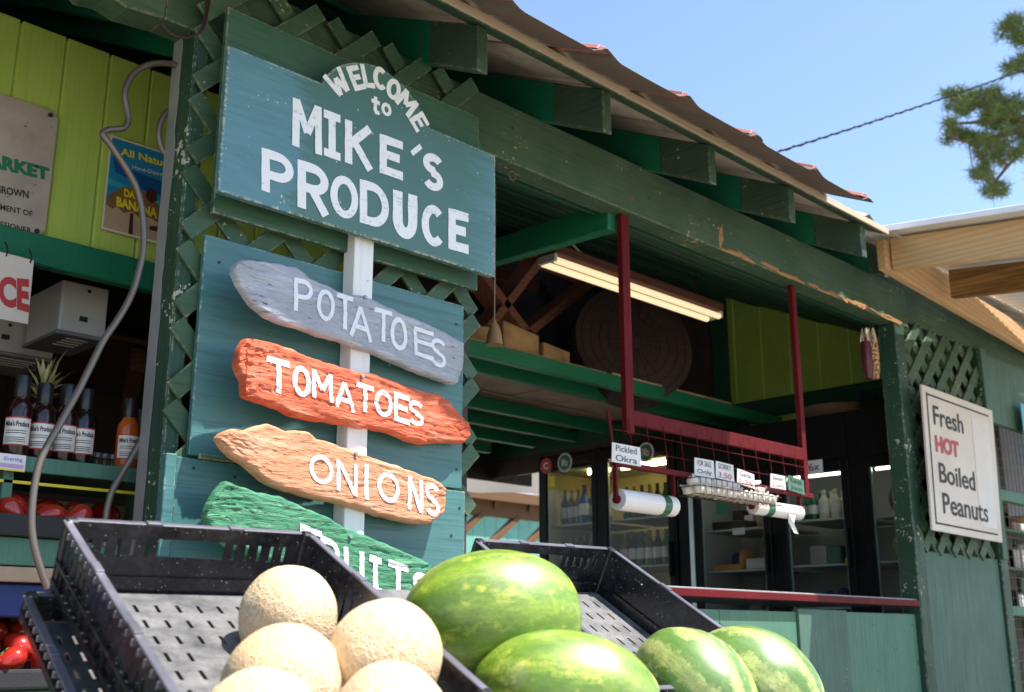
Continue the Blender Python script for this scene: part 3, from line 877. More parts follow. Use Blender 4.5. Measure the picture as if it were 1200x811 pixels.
# lime fascia of the left bay with its green trim
LW = thing('lime_fascia', None, None); LW.parent = B
zt, zb_ = EYE + 1.72, EYE + 1.085
xs = [onY(q, 150, 3.0).x for q in (10, 68, 122, 172)]
d = (xs[3] - xs[0]) / 3
x = xs[0] - 6 * d
while x < 2.2:
    MB().box((x + .003, 3.0, zb_), (min(x + d - .003, 2.24), 3.02, zt)).build('board', 'lime', LW, bev=.003)
    x += d
MB().box((-2.2, 3.006, zb_ + .01), (2.24, 3.018, zt - .01)).build('backing', 'lime', LW)
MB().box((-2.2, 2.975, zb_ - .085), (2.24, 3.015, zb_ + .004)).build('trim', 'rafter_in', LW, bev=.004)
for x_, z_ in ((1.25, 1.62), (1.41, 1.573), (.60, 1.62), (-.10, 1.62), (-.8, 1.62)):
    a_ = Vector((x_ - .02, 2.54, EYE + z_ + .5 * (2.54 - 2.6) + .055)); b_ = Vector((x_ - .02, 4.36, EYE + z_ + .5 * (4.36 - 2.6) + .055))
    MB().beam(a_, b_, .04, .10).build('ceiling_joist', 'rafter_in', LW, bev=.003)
for k in range(13):
    y_ = 2.53 + .145 * k; z_ = EYE + 1.735 + .5 * (y_ - 2.6); dz_ = .5 * .14
    MB().add([(-2.2, y_, z_), (2.24, y_, z_), (2.24, y_ + .14, z_ + dz_), (-2.2, y_ + .14, z_ + dz_), (-2.2, y_, z_ + .02), (2.24, y_, z_ + .02), (2.24, y_ + .14, z_ + dz_ + .02), (-2.2, y_ + .14, z_ + dz_ + .02)],
             [(3, 2, 1, 0), (4, 5, 6, 7), (0, 1, 5, 4), (1, 2, 6, 5), (2, 3, 7, 6), (3, 0, 4, 7)]).build('ceiling_board', 'ceiling_green', LW)
# left outer wall of the left bay
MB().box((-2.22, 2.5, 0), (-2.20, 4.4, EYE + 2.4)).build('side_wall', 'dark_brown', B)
# dark soffit boards behind the left bay
for i in range(5):
    MB().box((-2.1 + .85 * i, 3.5, EYE + .98 + .03 * (i % 2)), (-2.1 + .85 * i + .83, 4.35, EYE + 1.0 + .03 * (i % 2))).build('soffit_board', 'brown_wood', B, bev=.004)
for i in range(4):
    MB().beam((.2 + .5 * i, 3.52, EYE + .93), (.55 + .5 * i, 4.38, EYE + .66), .05, .09).build('brace', 'brown_wood', B, bev=.003)

# green brace running in from the beam
a = onY(700, 240, 2.5); 
MB().beam((a.x + .04, 2.46, EYE + 1.515), (a.x + .04, 3.9, EYE + 1.56), .05, .105).build('brace', 'joist_green', B, bev=.004)

# loft joists and deck
LF = thing('loft', None, None); LF.parent = B
for y, x1 in ((3.57, 5.93), (3.80, 5.93), (4.43, 5.42), (4.77, 5.38), (5.12, 5.35), (5.50, 5.3), (5.85, 5.3)):
    MB().box((2.28, y, EYE + 1.25), (x1, y + .045, EYE + 1.322)).build('joist', 'joist_green', LF, bev=.004)
for x0, x1, y0, y1 in ((2.3, 3.3, 3.58, 4.3), (3.32, 4.3, 3.60, 4.32), (2.3, 3.1, 4.32, 5.2), (3.12, 4.1, 4.34, 5.6), (4.12, 5.3, 4.36, 5.8), (2.3, 3.1, 5.22, 5.9), (4.32, 5.4, 3.58, 4.34)):
    MB().box((x0, y0, EYE + 1.325), (x1, y1, EYE + 1.337)).build('deck_board', 'loft_deck', LF, bev=.002)

# brown trusses in the back
TR = thing('roof_truss', None, None); TR.parent = B
for p, q in (((545, 410), (650, 275)), ((598, 402), (705, 318)), ((552, 318), (615, 400)), ((585, 285), (700, 330))):
    a = onY(p[0], p[1], 4.2); b = onY(q[0], q[1], 4.2)
    MB().beam(a, b, .05, .15, up=(0, -1, 0)).build('brace', 'truss', TR, bev=.004)
for i in range(3):
    MB().box((2.3, 5.6, EYE + 1.75 + .42 * i), (5.9, 5.66, EYE + 1.85 + .42 * i)).build('tie', 'truss', TR, bev=.004)

# lattice panels
def lattice_panel(x0, x1, z0, z1, yf, pitch, w, th=.009, left_over=0.0, right_over=0.0, top_over=0, phase=(0, 0), holder=None, ztop=None):
    P = thing('lattice_panel', None, None); P.parent = holder
    for layer, s in ((0, 1), (1, -1)):
        y = yf + layer * (th + .001)
        c = z0 - (x1 - x0) - .6 if s > 0 else z0 - .6
        c0 = math.floor(c / pitch) * pitch + (phase[layer] % pitch)
        while c0 < z1 + (x1 - x0) + .6:
            # centre line z = c0 + s*(x-x0)
            lo, hi = x0 - left_over, x1 + right_over
            xa, xb = lo, hi
            for zz, over in ((z0, 0), (z1, top_over)):
                pass
            zl, zh = z0, z1 + top_over
            xz0 = x0 + (zl - c0) / s; xz1 = x0 + (zh - c0) / s
            xa = max(lo, min(xz0, xz1)); xb = min(hi, max(xz0, xz1))
            if xb - xa > .05:
                p = (xa, y + th / 2, c0 + s * (xa - x0)); q = (xb, y + th / 2, c0 + s * (xb - x0))
                MB().beam(p, q, th, w, up=(0, 0, 1)).build('slat', 'lattice', P, bev=.0015)
            c0 += pitch
    return P
lattice_panel(1.235, 2.19, EYE + .30, EYE + 1.60, 2.362, .20, .050, th=.010, left_over=.0, right_over=.02, top_over=.125, phase=(EYE + 1.365, EYE + 1.335), holder=B)
lattice_panel(5.225, 6.09, EYE + .412, EYE + 1.56, 2.408, .165, .056, th=.010, left_over=.0, right_over=.0, holder=B)
MB().box((5.98, 2.60, 0), (6.8, 2.62, EYE + 1.75)).build('inner_wall', 'dark_brown', B)

# plywood panels behind the plank signs
MB().box((1.278, 2.345, EYE + .415), (2.142, 2.3605, EYE + .964)).build('plywood_panel', 'teal_ply', B, bev=.002)
MB().box((1.246, 2.342, .02), (2.152, 2.3602, EYE + .408)).build('plywood_panel', 'teal_ply', B, bev=.002)
MB().box((1.300, 2.334, EYE + .408), (1.60, 2.344, EYE + .421)).build('ledge_strip', 'sign_back', B, bev=.002)
MB().box((1.216, 2.335, .02), (1.244, 2.3605, EYE + .412)).build('corner_trim', 'teal_ply', B, bev=.002)
MB().box((2.165, 2.38, .02), (2.195, 2.50, ZB0 - .002)).build('stud', 'dark_brown', B, bev=.002)
mb = MB()
for x, z in ((1.29, .385), (1.40, .375), (2.13, .36), (2.10, .28), (2.11, .90), (1.32, .90), (2.12, .47)):
    mb.lathe([(.004, -.0005), (.004, .0)], (x, 2.3435 if z > .41 else 2.3405, EYE + z), 8, 'y')
mb.build('nail_heads', 'ink', B)['kind'] = 'stuff'

# right hand side: plywood below the lattice, mesh window and shelf
MB().box((5.205, 2.418, .02), (6.098, 2.435, EYE + .41)).build('plywood_panel', 'sage_dark', B, bev=.002)
MB().box((6.10, 2.385, EYE + .41), (6.165, 2.399, EYE + 1.58)).build('frame_strip', 'sage_dark', B, bev=.002)
MB().box((6.19, 2.42, EYE + 1.18), (9.0, 2.46, ZB0 + .049)).build('frame_strip', 'sage_dark', B, bev=.002)
MB().box((6.19, 2.41, EYE + .74), (7.8, 2.46, EYE + .80)).build('window_rail', 'sage', B, bev=.003)
MB().box((6.19, 2.41, EYE + .12), (7.8, 2.46, EYE + .17)).build('window_rail', 'sage', B, bev=.003)
mb = MB(); 
z = EYE - .5
while z < EYE + 1.2:
    mb.tube([(6.19, 2.435, z), (7.8, 2.435, z)], .0015, 4, False); z += .055
x = 6.2
while x < 7.8:
    mb.tube([(x, 2.438, EYE - .5), (x, 2.438, EYE + 1.2)], .0015, 4, False); x += .055
mb.build('wire_mesh', 'rust_wire', B)['kind'] = 'stuff'
MB().box((6.19, 3.1, 0), (8.6, 3.12, EYE + 1.6)).build('inner_wall', 'screen', B)

# counter with a red lipped top and painted panels
ct = thing('counter', None, None); ct.parent = B
MB().box((2.20, 2.415, EYE + .152), (5.098, 2.95, EYE + .180)).build('counter_top', 'grey_metal', ct, bev=.002)
MB().box((2.20, 2.402, EYE + .146), (5.098, 2.414, EYE + .174)).build('red_lip', 'red_paint', ct, bev=.002)
for x0, x1, m, dz in ((2.2, 3.0, 'sage', 0), (3.003, 3.52, 'sage', .0), (3.523, 4.055, 'sage', 0), (4.058, 4.445, 'sage_dark', .012), (4.448, 5.098, 'sage', .006)):
    MB().box((x0, 2.436 - dz, .02), (x1, 2.452, EYE + .105 + dz)).build('panel', m, ct, bev=.002)

# ------------------------------------------------------------------ new lumber roof on the right
N = thing('porch_roof', 'new unpainted pine porch roof with white metal edge joined to the green stand', 'porch roof', (5.5, 2.2, 0))
MB().box((4.40, 0, 0), (4.41, 0, 0)) if False else None
def sl(y): return -.115 * (2.2 - y)
def raft(x, mat, z0=1.651, z1=1.808, y0=2.19, y1=.75, w=.042):
    def s(y): return [(x, y, EYE + z0 + sl(y)), (x + w, y, EYE + z0 + sl(y)), (x + w, y, EYE + z1 + sl(y)), (x, y, EYE + z1 + sl(y))]
    F = [(0, 1, 2, 3), (7, 6, 5, 4), (4, 5, 1, 0), (5, 6, 2, 1), (6, 7, 3, 2), (7, 4, 0, 3)]
    return MB().add(s(y0) + s(y1), F).build('rafter', mat, N, bev=.003)
raft(4.68, 'new_wood'); raft(5.30, 'stain_wood', 1.655, 1.80); raft(6.5, 'stain_wood'); raft(7.1, 'new_wood')
MB().beam((4.63, 2.215, EYE + 1.72), (7.2, 2.37, EYE + 1.72), .04, .145).build('header', 'new_wood_x', N, bev=.003)
MB().beam((4.60, .74, EYE + 1.55), (7.2, .74, EYE + 1.55), .04, .14).build('header', 'new_wood_x', N, bev=.003)
MB().box((4.75, .70, 0), (4.84, .79, EYE + 1.47)).build('post', 'new_wood', N, bev=.003)
MB().box((7.0, .70, 0), (7.09, .79, EYE + 1.47)).build('post', 'new_wood', N, bev=.003)
nx = 150; vs = []
for y in (2.25, .62):
    for i in range(nx + 1):
        x = 4.60 + 2.65 * i / nx
        vs.append((x, y, EYE + 1.822 + sl(y) + .008 * math.sin(x * 2 * PI / .075)))
o = MB().add(vs, [(i, i + 1, i + nx + 2, i + nx + 1) for i in range(nx)]).build('roof_sheet', 'white_metal', N, smooth=True)
def ed(y): return [(4.585, y, EYE + 1.812 + sl(y)), (4.66, y, EYE + 1.812 + sl(y)), (4.66, y, EYE + 1.842 + sl(y)), (4.585, y, EYE + 1.842 + sl(y))]
MB().add(ed(2.27) + ed(.6), [(0, 1, 2, 3), (7, 6, 5, 4), (4, 5, 1, 0), (5, 6, 2, 1), (6, 7, 3, 2), (7, 4, 0, 3)]).build('metal_edge', 'white_metal', N, bev=.003)

# ================================================================== MAIN SIGN
YS = 2.262
o0 = onY(268, 52, YS)
sx0, sx1 = 1.257, 2.19
zs0, zs1 = EYE + 1.047, EYE + 1.4395
MS = thing('welcome_sign', 'large teal hand-painted sign with white letters MIKE\'S PRODUCE and an arched top', 'sign', (1.257, 2.345, EYE + 1.02))
MB().box((1.283, 2.325, EYE + 1.016), (2.178, 2.3415, EYE + 1.588)).build('back_board', 'sign_back', MS, bev=.002)
archpx = [(377, 97), (383, 88), (392, 80), (400, 76), (408, 74), (417, 73), (425, 73), (434, 75), (443, 78), (452, 83), (462, 90), (470, 97), (477, 105), (484, 114), (490, 123), (498, 137), (503, 149)]
ar = [onY(x, y, YS) for x, y in archpx]
ar = [Vector((p.x, YS, max(p.z, zs1))) for p in ar]
poly = [Vector((sx0, YS, zs0)), Vector((sx1, YS, zs0)), Vector((sx1, YS, zs1))] + ar[::-1] + [Vector((sx0, YS, zs1))]
fb = MB().prism(poly, (0, .02, 0))
for i, v in enumerate(fb.v): fb.v[i] = v - Vector((sx0, YS, zs0))
f_o = fb.build('front_board', 'main_sign', MS, bev=.002, local=True)
f_o.location = Vector((sx0, YS, zs0)) - wpos(MS)
for x in (1.35, 2.1):
    MB().box((x, 2.283, EYE + 1.08), (x + .04, 2.324, EYE + 1.40)).build('spacer', 'sign_back', MS)
L = MB()
def cr(x, y): return (x / 2.7025 + 200, y / 2.7025)
def sq(x0, y0, x1, y1, s, conv, proj):
    w = x1 - x0; dy = s * w
    P = [(x0, y1 - dy), (x1, y1), (x1, y0 + dy), (x0, y0)]
    return [proj(*conv(*p)) for p in P]
pj = lambda x, y: onY(x, y, YS)
for ch, x0, y0, x1, y1, s, w in (
    ('M', 386, 309, 476, 492, .36, .145), ('I', 479, 345, 541, 512, .36, .155), ('K', 553, 378, 638, 544, .36, .17), ('E', 663, 424, 732, 571, .36, .19), ("'", 758, 459, 796, 490, .1, .55),
    ('S', 800, 478, 860, 613, .33, .19),
    ('P', 289, 468, 386, 634, .33, .185), ('R', 403, 505, 499, 686, .33, .175), ('O', 507, 546, 591, 703, .30, .165), ('D', 600, 568, 688, 730, .30, .175), ('U', 705, 601, 778, 766, .28, .22),
    ('C', 796, 640, 863, 789, .30, .185), ('E', 881, 660, 940, 804, .28, .20)):
    letter(L, ch, sq(x0 - 2, y0 - 1, x1 + 2, y1 + 2, s, cr, pj), w * 1.12, (0, -.0015, 0))
# arched WELCOME to
def placed(ch, cx, cy, ang, h, w, st, lay=0):
    c = onY(cx, cy, YS); a = math.radians(ang)
    ux = Vector((math.cos(a), 0, math.sin(a))); uz = Vector((-math.sin(a), 0, math.cos(a)))
    bl, br, tr, tl = c - ux * w / 2 - uz * h / 2, c + ux * w / 2 - uz * h / 2, c + ux * w / 2 + uz * h / 2, c - ux * w / 2 + uz * h / 2
    letter(L, ch, (bl, br, tr, tl), st, (0, -.0015, 0), lay)
for ch, cx, cy, ang, h, w in (('W', 396, 97.5, 44, .064, .062), ('E', 417, 91.5, 30, .062, .040), ('L', 430.5, 89.5, 16, .060, .036), ('C', 445, 92, 2, .062, .044), ('O', 461, 105, -14, .060, .046), ('M', 476.5, 121, -34, .060, .058), ('E', 491, 143, -48, .058, .040)):
    placed(ch, cx, cy, ang, h * 1.14, w * 1.10, .22)
placed('t', 439.5, 123, 0, .050, .032, .24); placed('o', 452.5, 128.5, 0, .040, .036, .26)
L.build('lettering', 'let_main', MS, recalc=False)

# ================================================================== SIGN POST AND PLANKS
SP = MB().box((1.692, 2.292, .02), (1.757, 2.3415, EYE + 1.13))
solo(SP, 'sign_post', 'white_post', (1.73, 2.33, 0), 'white painted upright post carrying the stack of wooden name planks', 'post', bev=.002)

PA, PB = 2.091, .10
def pp(x, y): return onP(x, y, PA, PB)
def c4z(x, y): return (x / 2.7025 + 200, y / 2.7025 + 250)
def c6z(x, y): return (x / 2.885 + 200, y / 2.885 + 530)
def interp(c, t):
    # c: points with .x increasing
    for i in range(len(c) - 1):
        if t <= c[i + 1][0] or i == len(c) - 2:
            a, b = c[i], c[i + 1]; u = (t - a[0]) / max(1e-9, b[0] - a[0]); u = min(1, max(0, u))
            return a[1] + (b[1] - a[1]) * u
def plank(name, label, mat, top, bot, seed, rough, letters, lmat, lw, conv, nails, group='name planks nailed to the white post'):
    T = [pp(*p) for p in top]; Bq = [pp(*p) for p in bot]
    s0 = min(T[0].x, Bq[0].x); s1 = max(T[-1].x, Bq[-1].x)
    Tz = [(p.x, p.z) for p in T]; Bz = [(p.x, p.z) for p in Bq]
    NX, NZ = 190, 54
    th = .026
    cx = (s0 + s1) / 2
    def hgt(x, z):
        q = Vector((x * 5, seed, z * 26)); 
        warp = noise.noise(Vector((x * 4, seed + 5, z * 5))) * 1.6
        g = noise.fractal(Vector((x * 6, seed, z * 80 + warp * 2)), 1.0, 2.0, 4)
        r = abs(noise.noise(Vector((x * 5 + warp, seed + 9, z * 34 + warp * 2))))
        crack = max(0, .045 - r) / .045
        big = noise.noise(Vector((x * 9, seed, z * 9)))
        endk = max(0, 1 - (x - s0) / .16) + .6 * max(0, 1 - (s1 - x) / .10)
        pit = noise.fractal(Vector((x * 60, seed + 2, z * 95)), 1.0, 2.0, 3)
        bil = abs(noise.noise(Vector((x * 34, seed + 4, z * 62 + warp)))) 
        return rough * (.0015 * g + .0030 * big * (1 + endk) - .0030 * crack * (.3 + endk) + .0008 * pit + .0050 * bil * endk) 
    rows = []
    for i in range(NX + 1):
        x = s0 + (s1 - s0) * i / NX
        zt, zb = interp(Tz, x), interp(Bz, x)
        k = noise.noise(Vector((x * 30, seed, 2))) * .0022 * rough; k2 = noise.noise(Vector((x * 26, seed, 7))) * .0022 * rough
        zt += k; zb += k2
        if zt - zb < .004: zt = zb + .004
        row = []
        for j in range(NZ + 1):
            t = j / NZ
            z = zb + (zt - zb) * t
            dz = min(z - zb, zt - z); dx = min(x - s0, s1 - x) * 1.2
            d = min(dz, dx); e = min(1, max(0, d) / .012)
            rd = (1 - math.sqrt(max(0, 1 - (1 - e) ** 2))) * .014
            y = PA + PB * x + rd - hgt(x, z)
            row.append(Vector((x, y, z)))
        rows.append(row)
    base_y = lambda x: PA + PB * x + th
    mb = MB(); W_ = NZ + 1
    for row in rows: mb.v += row
    for i in range(NX):
        for j in range(NZ):
            a = i * W_ + j; mb.f.append((a, a + W_, a + W_ + 1, a + 1))
    nb = len(mb.v)
    for row in rows:
        a, b = row[0], row[-1]
        mb.v += [Vector((a.x, base_y(a.x), a.z)), Vector((b.x, base_y(b.x), b.z))]
    for i in range(NX):
        mb.f.append((i * W_, nb + 2 * i, nb + 2 * i + 2, (i + 1) * W_))
        mb.f.append((i * W_ + NZ, (i + 1) * W_ + NZ, nb + 2 * i + 3, nb + 2 * i + 1))
        mb.f.append((nb + 2 * i, nb + 2 * i + 1, nb + 2 * i + 3, nb + 2 * i + 2))
    mb.f.append(tuple(range(NZ + 1)) + (nb + 1, nb)); e = NX * W_
    mb.f.append(tuple(range(e, e + NZ + 1)) + (nb + 2 * NX + 1, nb + 2 * NX))
    loc = Vector((cx, PA + PB * cx + th, (T[0].z + Bq[-1].z) / 2))
    P = thing('plank_sign', label, 'sign', loc, group)
    mb.build('plank', mat, P, smooth=True)
    def surf(p):
        return Vector((p.x, PA + PB * p.x - hgt(p.x, p.z), p.z))
    LM = MB()
    for l in letters:
        ch, x0, y0, x1, y1, s = l
        if ch != 'i': g_ = (x1 - x0) * .05; x0, x1 = x0 + g_, x1 - g_
        letter(LM, ch, sq(x0, y0, x1, y1, s, conv, pp), lw, (0, -.0016, 0), surf=surf)
    LM.build('lettering', lmat, P, recalc=False)
    for (nx_, ny_) in nails:
        c = pp(nx_, ny_); c = surf(c)
        MB().lathe([(.0045, -.006), (.0055, -.004), (.0055, 0), (.003, .004)], c, 10, 'y').build('screw', 'grey_metal', P, smooth=True)
    return P
F4 = lambda L: [c4z(*p) for p in L]
plank('potatoes', 'pale lavender-grey driftwood plank lettered POTATOES, topmost on the white post', 'plank_grey',
      F4([(205, 172), (213, 152), (232, 143), (262, 145), (300, 150), (350, 156), (400, 168), (425, 185), (445, 203), (500, 226), (560, 254), (610, 256), (660, 275), (720, 308), (780, 330), (840, 358), (885, 383), (921, 403)]),
      F4([(205, 186), (222, 225), (240, 255), (262, 285), (310, 325), (360, 347), (420, 362), (480, 386), (540, 402), (600, 424), (640, 436), (700, 464), (760, 490), (820, 512), (870, 532), (912, 540), (930, 478)]), 11, 1.5,
      [('P', 385, 204, 451, 320, .20), ('O', 458, 236, 521, 348, .22), ('T', 522, 250, 580, 376, .3), ('A', 562, 284, 640, 410, .35), ('T', 642, 296, 702, 416, .3), ('O', 691, 322, 753, 443, .3), ('E', 768, 356, 835, 470, .36), ('S', 820, 390, 873, 496, .33)],
      'let_pot', .145, c4z, [(428, 348)])
plank('tomatoes', 'rough orange-red driftwood plank lettered TOMATOES, below the grey one', 'plank_red',
      F4([(213, 470), (222, 425), (240, 396), (270, 394), (320, 405), (380, 424), (430, 448), (480, 463), (540, 483), (600, 499), (650, 504), (700, 523), (750, 543), (800, 558), (850, 569), (880, 590), (910, 628), (940, 660), (952, 688)]),
      F4([(213, 484), (219, 505), (234, 528), (225, 553), (232, 572), (250, 584), (300, 601), (350, 617), (400, 642), (460, 656), (520, 661), (580, 672), (640, 682), (700, 692), (750, 716), (800, 729), (870, 726), (930, 729), (952, 705)]), 23, 1.9,
      [('T', 300, 449, 379, 580, .3), ('O', 381, 475, 446, 590, .28), ('M', 442, 492, 517, 602, .3), ('A', 515, 525, 587, 632, .35), ('T', 585, 533, 645, 637, .3), ('O', 641, 552, 702, 653, .3), ('E', 701, 565, 758, 672, .3), ('S', 751, 587, 804, 680, .28)],
      'let_plank', .18, c4z, [(424, 441)])
plank('onions', 'terracotta orange driftwood plank lettered ONIONS, pointed at its left end', 'plank_orange',
      [(257, 512), (262, 506), (275, 502), (290, 503), (303, 498), (316, 496), (328, 499), (338, 505), (350, 503), (362, 505), (372, 513), (385, 516), (400, 521), (420, 528), (440, 536), (460, 543), (480, 549), (497, 556), (510, 560), (517, 565), (524, 571)],
      [(257, 516), (262, 524), (275, 535), (290, 545), (298, 552), (310, 563), (325, 571), (345, 577), (365, 583), (390, 588), (415, 594), (440, 602), (465, 609), (490, 614), (505, 614), (520, 604), (524, 590)], 37, 1.4,
      [('O', 464, 0, 551, 117, .24), ('N', 555, 22, 634, 150, .32), ('i', 638, 38, 684, 163, .15), ('O', 694, 58, 776, 180, .26), ('N', 798, 80, 856, 208, .30), ('S', 858, 98, 912, 224, .28)],
      'let_plank', .16, c6z, [(417, 532)])
plank('fruits', 'bright green driftwood plank lettered FRUITS, lowest and partly behind the black crate', 'plank_green',
      [(243, 600), (248, 588), (256, 574), (266, 564), (290, 571), (304, 577), (330, 580), (350, 590), (370, 598), (390, 608), (405, 617), (430, 627), (450, 635), (470, 643), (490, 652), (506, 661)],
      [(243, 612), (250, 624), (270, 640), (300, 652), (340, 668), (380, 688), (410, 700), (440, 710), (470, 718), (495, 722), (506, 700)], 51, 1.6,
      [('F', 350, 613, 378, 662, .4), ('R', 374, 627, 399, 677, .4), ('U', 401, 640, 428, 690, .3), ('I', 430, 649, 450, 699, .3), ('T', 454, 655, 479, 707, .35), ('S', 482, 668, 504, 715, .3)],
      'let_plank', .185, lambda x, y: (x, y), [(410, 629)])

# ================================================================== NOTICE SIGN ON THE RIGHT LATTICE
FS = thing('notice_sign', 'off-white board reading Fresh HOT Boiled Peanuts hung on the right lattice', 'sign', (5.55, 2.40, EYE + .48))
YF = 2.33
q = [onY(1080, 450, YF), onY(1163, 483, YF), onY(1169, 637, YF), onY(1093, 621, YF)]
q[1].z = q[0].z - .012; q[2].x = q[1].x - .06; q[2].z = q[3].z - .012
MB().prism([q[3], q[2], q[1], q[0]], (0, .012, 0)).build('board', 'sign_white', FS, bev=.002)
def fq(u, v): return quad(q[3], q[2], q[1], q[0], u, v) + Vector((0, -.0012, 0))
mb = MB()
for u0, v0, u1, v1 in ((.045, .045, .062, .955), (.062, .045, .93, .058), (.062, .935, .93, .948)):
    mb.add([fq(u0, v0), fq(u1, v0), fq(u1, v1), fq(u0, v1)], [(0, 1, 2, 3)])
mb.build('border_line', 'ink', FS, recalc=False)
mb = MB().add([fq(.68, .10), fq(.93, .09), fq(.92, .90), fq(.66, .90)], [(0, 1, 2, 3)]).build('blank_patch', 'paper', FS, recalc=False)
for t, u0, u1, v0, v1, m, bo in (('Fresh', .12, .53, .735, .875, 'ink', .012), ('HOT', .12, .44, .545, .665, 'ink_red', .05), ('Boiled', .14, .64, .335, .475, 'ink', .012), ('Peanuts', .16, .80, .125, .27, 'ink', .012)):
    text_on('lettering', t, fq(u0, v0), fq(u1, v0), fq(u1, v1), fq(u0, v1), m, FS, bo)
MB().prism([q[0] + Vector((.3, .013, -.3)), q[0] + Vector((.34, .013, -.3)), q[0] + Vector((.34, .013, .01)), q[0] + Vector((.3, .013, .01))], (0, .055, 0)).build('bracket', 'rust_wire', FS)

# ================================================================== LEFT BAY SIGNS
def suffix_quad(full, suf, xl, xr, ytl, ytr, hl, hr, Y, mat, parent, bold):
    """px box of the visible last letters; the word goes on to the left"""
    _, _, af = glyphs(full, bold); _, _, as_ = glyphs(suf, bold); k = af / as_
    tl, tr, br, bl = onY(xl, ytl, Y), onY(xr, ytr, Y), onY(xr, ytr + hr, Y), onY(xl, ytl + hl, Y)
    tl = tr + (tl - tr) * k; bl = br + (bl - br) * k
    return text_on('lettering', full, bl, br, tr, tl, mat, parent, bold)
YL = 2.985
MK = thing('market_sign', 'aged cream metal sign with green RKET lettering on the lime wall', 'sign', (.7, YL, EYE + 1.17))
tr = onY(69, 134, YL); br = onY(54, 279, YL)
x1 = tr.x; z1 = onY(30, 119, YL).z; z0 = onY(20, 270, YL).z
r = .03; pl = []
for cx, cz, a0 in ((x1 - r, z0 + r, -90), (x1 - r, z1 - r, 0), (x1 - .62 + r, z1 - r, 90), (x1 - .62 + r, z0 + r, 180)):
    for i in range(6):
        a = math.radians(a0 + 18 * i); pl.append(Vector((cx + r * math.cos(a), YL, cz + r * math.sin(a))))
MB().prism(pl, (0, .006, 0)).build('plate', 'enamel', MK, bev=.001)
suffix_quad('MARKET', 'RKET', 2, 57.5, 182, 197, 17, 15, YL, 'ink_green', MK, .06)
suffix_quad('GROWN', 'ROWN', 1.5, 33.5, 218, 224, 9, 9, YL, 'ink', MK, .03)
suffix_quad('DEPARTMENT OF', 'MENT OF', 0, 38, 239, 247.5, 7, 6.5, YL, 'ink', MK, .02)
suffix_quad('COMMISSIONER', 'SSIONER', 0, 37, 259, 267.5, 7, 6.5, YL, 'ink', MK, .02)
for x, y in ((59, 135), (43, 271)):
    MB().lathe([(.007, -.004), (.007, .0)], onY(x, y, YL - .001), 10, 'y').build('bolt', 'wire', MK)

YC = 2.93
HS = thing('hanging_sign', 'small white hanging board with red CE letters below the green trim', 'sign', (.75, YC, EYE + .82))
tr, brr = onY(40, 305, YC), onY(33, 380, YC); tl0, bl0 = onY(0, 292, YC), onY(0, 374, YC)
x1 = tr.x; w = .36
tlp = Vector((x1 - w, YC, tl0.z - (x1 - w - tl0.x) * 0 + .0)); blp = Vector((x1 - w - .01, YC, bl0.z))
MB().prism([blp, brr, tr, tlp], (0, .008, 0)).build('board', 'sign_white', HS, bev=.001)
suffix_quad('ICE', 'CE', -2, 34, 323, 327, 34, 40, YC, 'ink_red', HS, .05)
for x in (8, 36):
    p = onY(x, 302 if x > 20 else 294, YC)
    MB().tube([p + Vector((0, 0, -.015)), p + Vector((0, -.008, -.005)), p + Vector((0, 0, .012)), p + Vector((0, .02, .03))], .002, 6).build('hook', 'wire', HS)

PO = thing('poster', 'blue and brown poster reading All Natural Hand-Dipped and BANANA on the lime wall', 'poster', (1.35, 2.99, EYE + 1.12))
YP = 2.986
P4 = [onY(119, 268, YP), onY(194, 288, YP), onY(207, 183, YP), onY(133, 159, YP)]
P4[3].x = P4[0].x; P4[2].x = P4[1].x; P4[1].z = P4[0].z; P4[2].z = P4[3].z
MB().prism(P4, (0, .003, 0)).build('sheet', 'sign_white', PO)
M['p_blue'] = plain('poster_blue', (.02, .22, .42), .35, bmp=0); M['p_deep'] = plain('poster_deep_blue', (.01, .08, .26), .35, bmp=0)
M['p_teal'] = plain('poster_teal', (.03, .35, .45), .35, bmp=0); M['p_hut'] = plain('poster_thatch', (.20, .10, .04), .5, var=.5, bmp=0)
M['p_sand'] = plain('poster_sand', (.50, .36, .24), .5, bmp=0); M['p_dark'] = plain('poster_dark_brown', (.06, .02, .015), .5, bmp=0)
def pq(u, v, o=0): return quad(P4[0], P4[1], P4[2], P4[3], u, v) + Vector((0, -.0008 - o, 0))
def pp_(name, pts, m, o): MB().add([pq(u, v, o) for u, v in pts], [tuple(range(len(pts)))]).build(name, m, PO, recalc=False)
pp_('print', [(.02, .02), (.98, .02), (.98, .30), (.02, .30)], 'p_sand', 0)
pp_('print', [(.02, .30), (.98, .30), (.98, .98), (.02, .98)], 'p_blue', 0)
pp_('print', [(.05, .78), (.3, .70), (.98, .66), (.98, .52), (.5, .52), (.3, .60), (.12, .62)], 'p_deep', .0004)
pp_('print', [(.02, .48), (.98, .40), (.98, .44), (.02, .54)], 'p_teal', .0005)
pp_('print', [(.02, .26), (.12, .23), (.2, .27), (.3, .22), (.42, .26), (.55, .22), (.7, .25), (.84, .22), (.94, .26), (.9, .38), (.62, .50), (.45, .52), (.25, .49), (.04, .36)], 'p_hut', .0007)
pp_('print', [(.40, .02), (.47, .02), (.45, .24), (.40, .24)], 'p_dark', .0008)
pp_('print', [(.72, .12), (.92, .12), (.96, .16), (.84, .18), (.72, .16)], 'p_dark', .0008)
pp_('print', [(.62, .44), (.72, .40), (.80, .45), (.78, .54), (.68, .57), (.62, .52)], 'p_dark', .0012)
def ptext(t, x0, x1, yt0, yt1, h, m, bo):
    text_on('lettering', t, onY(x0, yt0 + h, YP), onY(x1, yt1 + h, YP), onY(x1, yt1, YP), onY(x0, yt0, YP), m, PO, bo, off=(0, -.0025, 0))
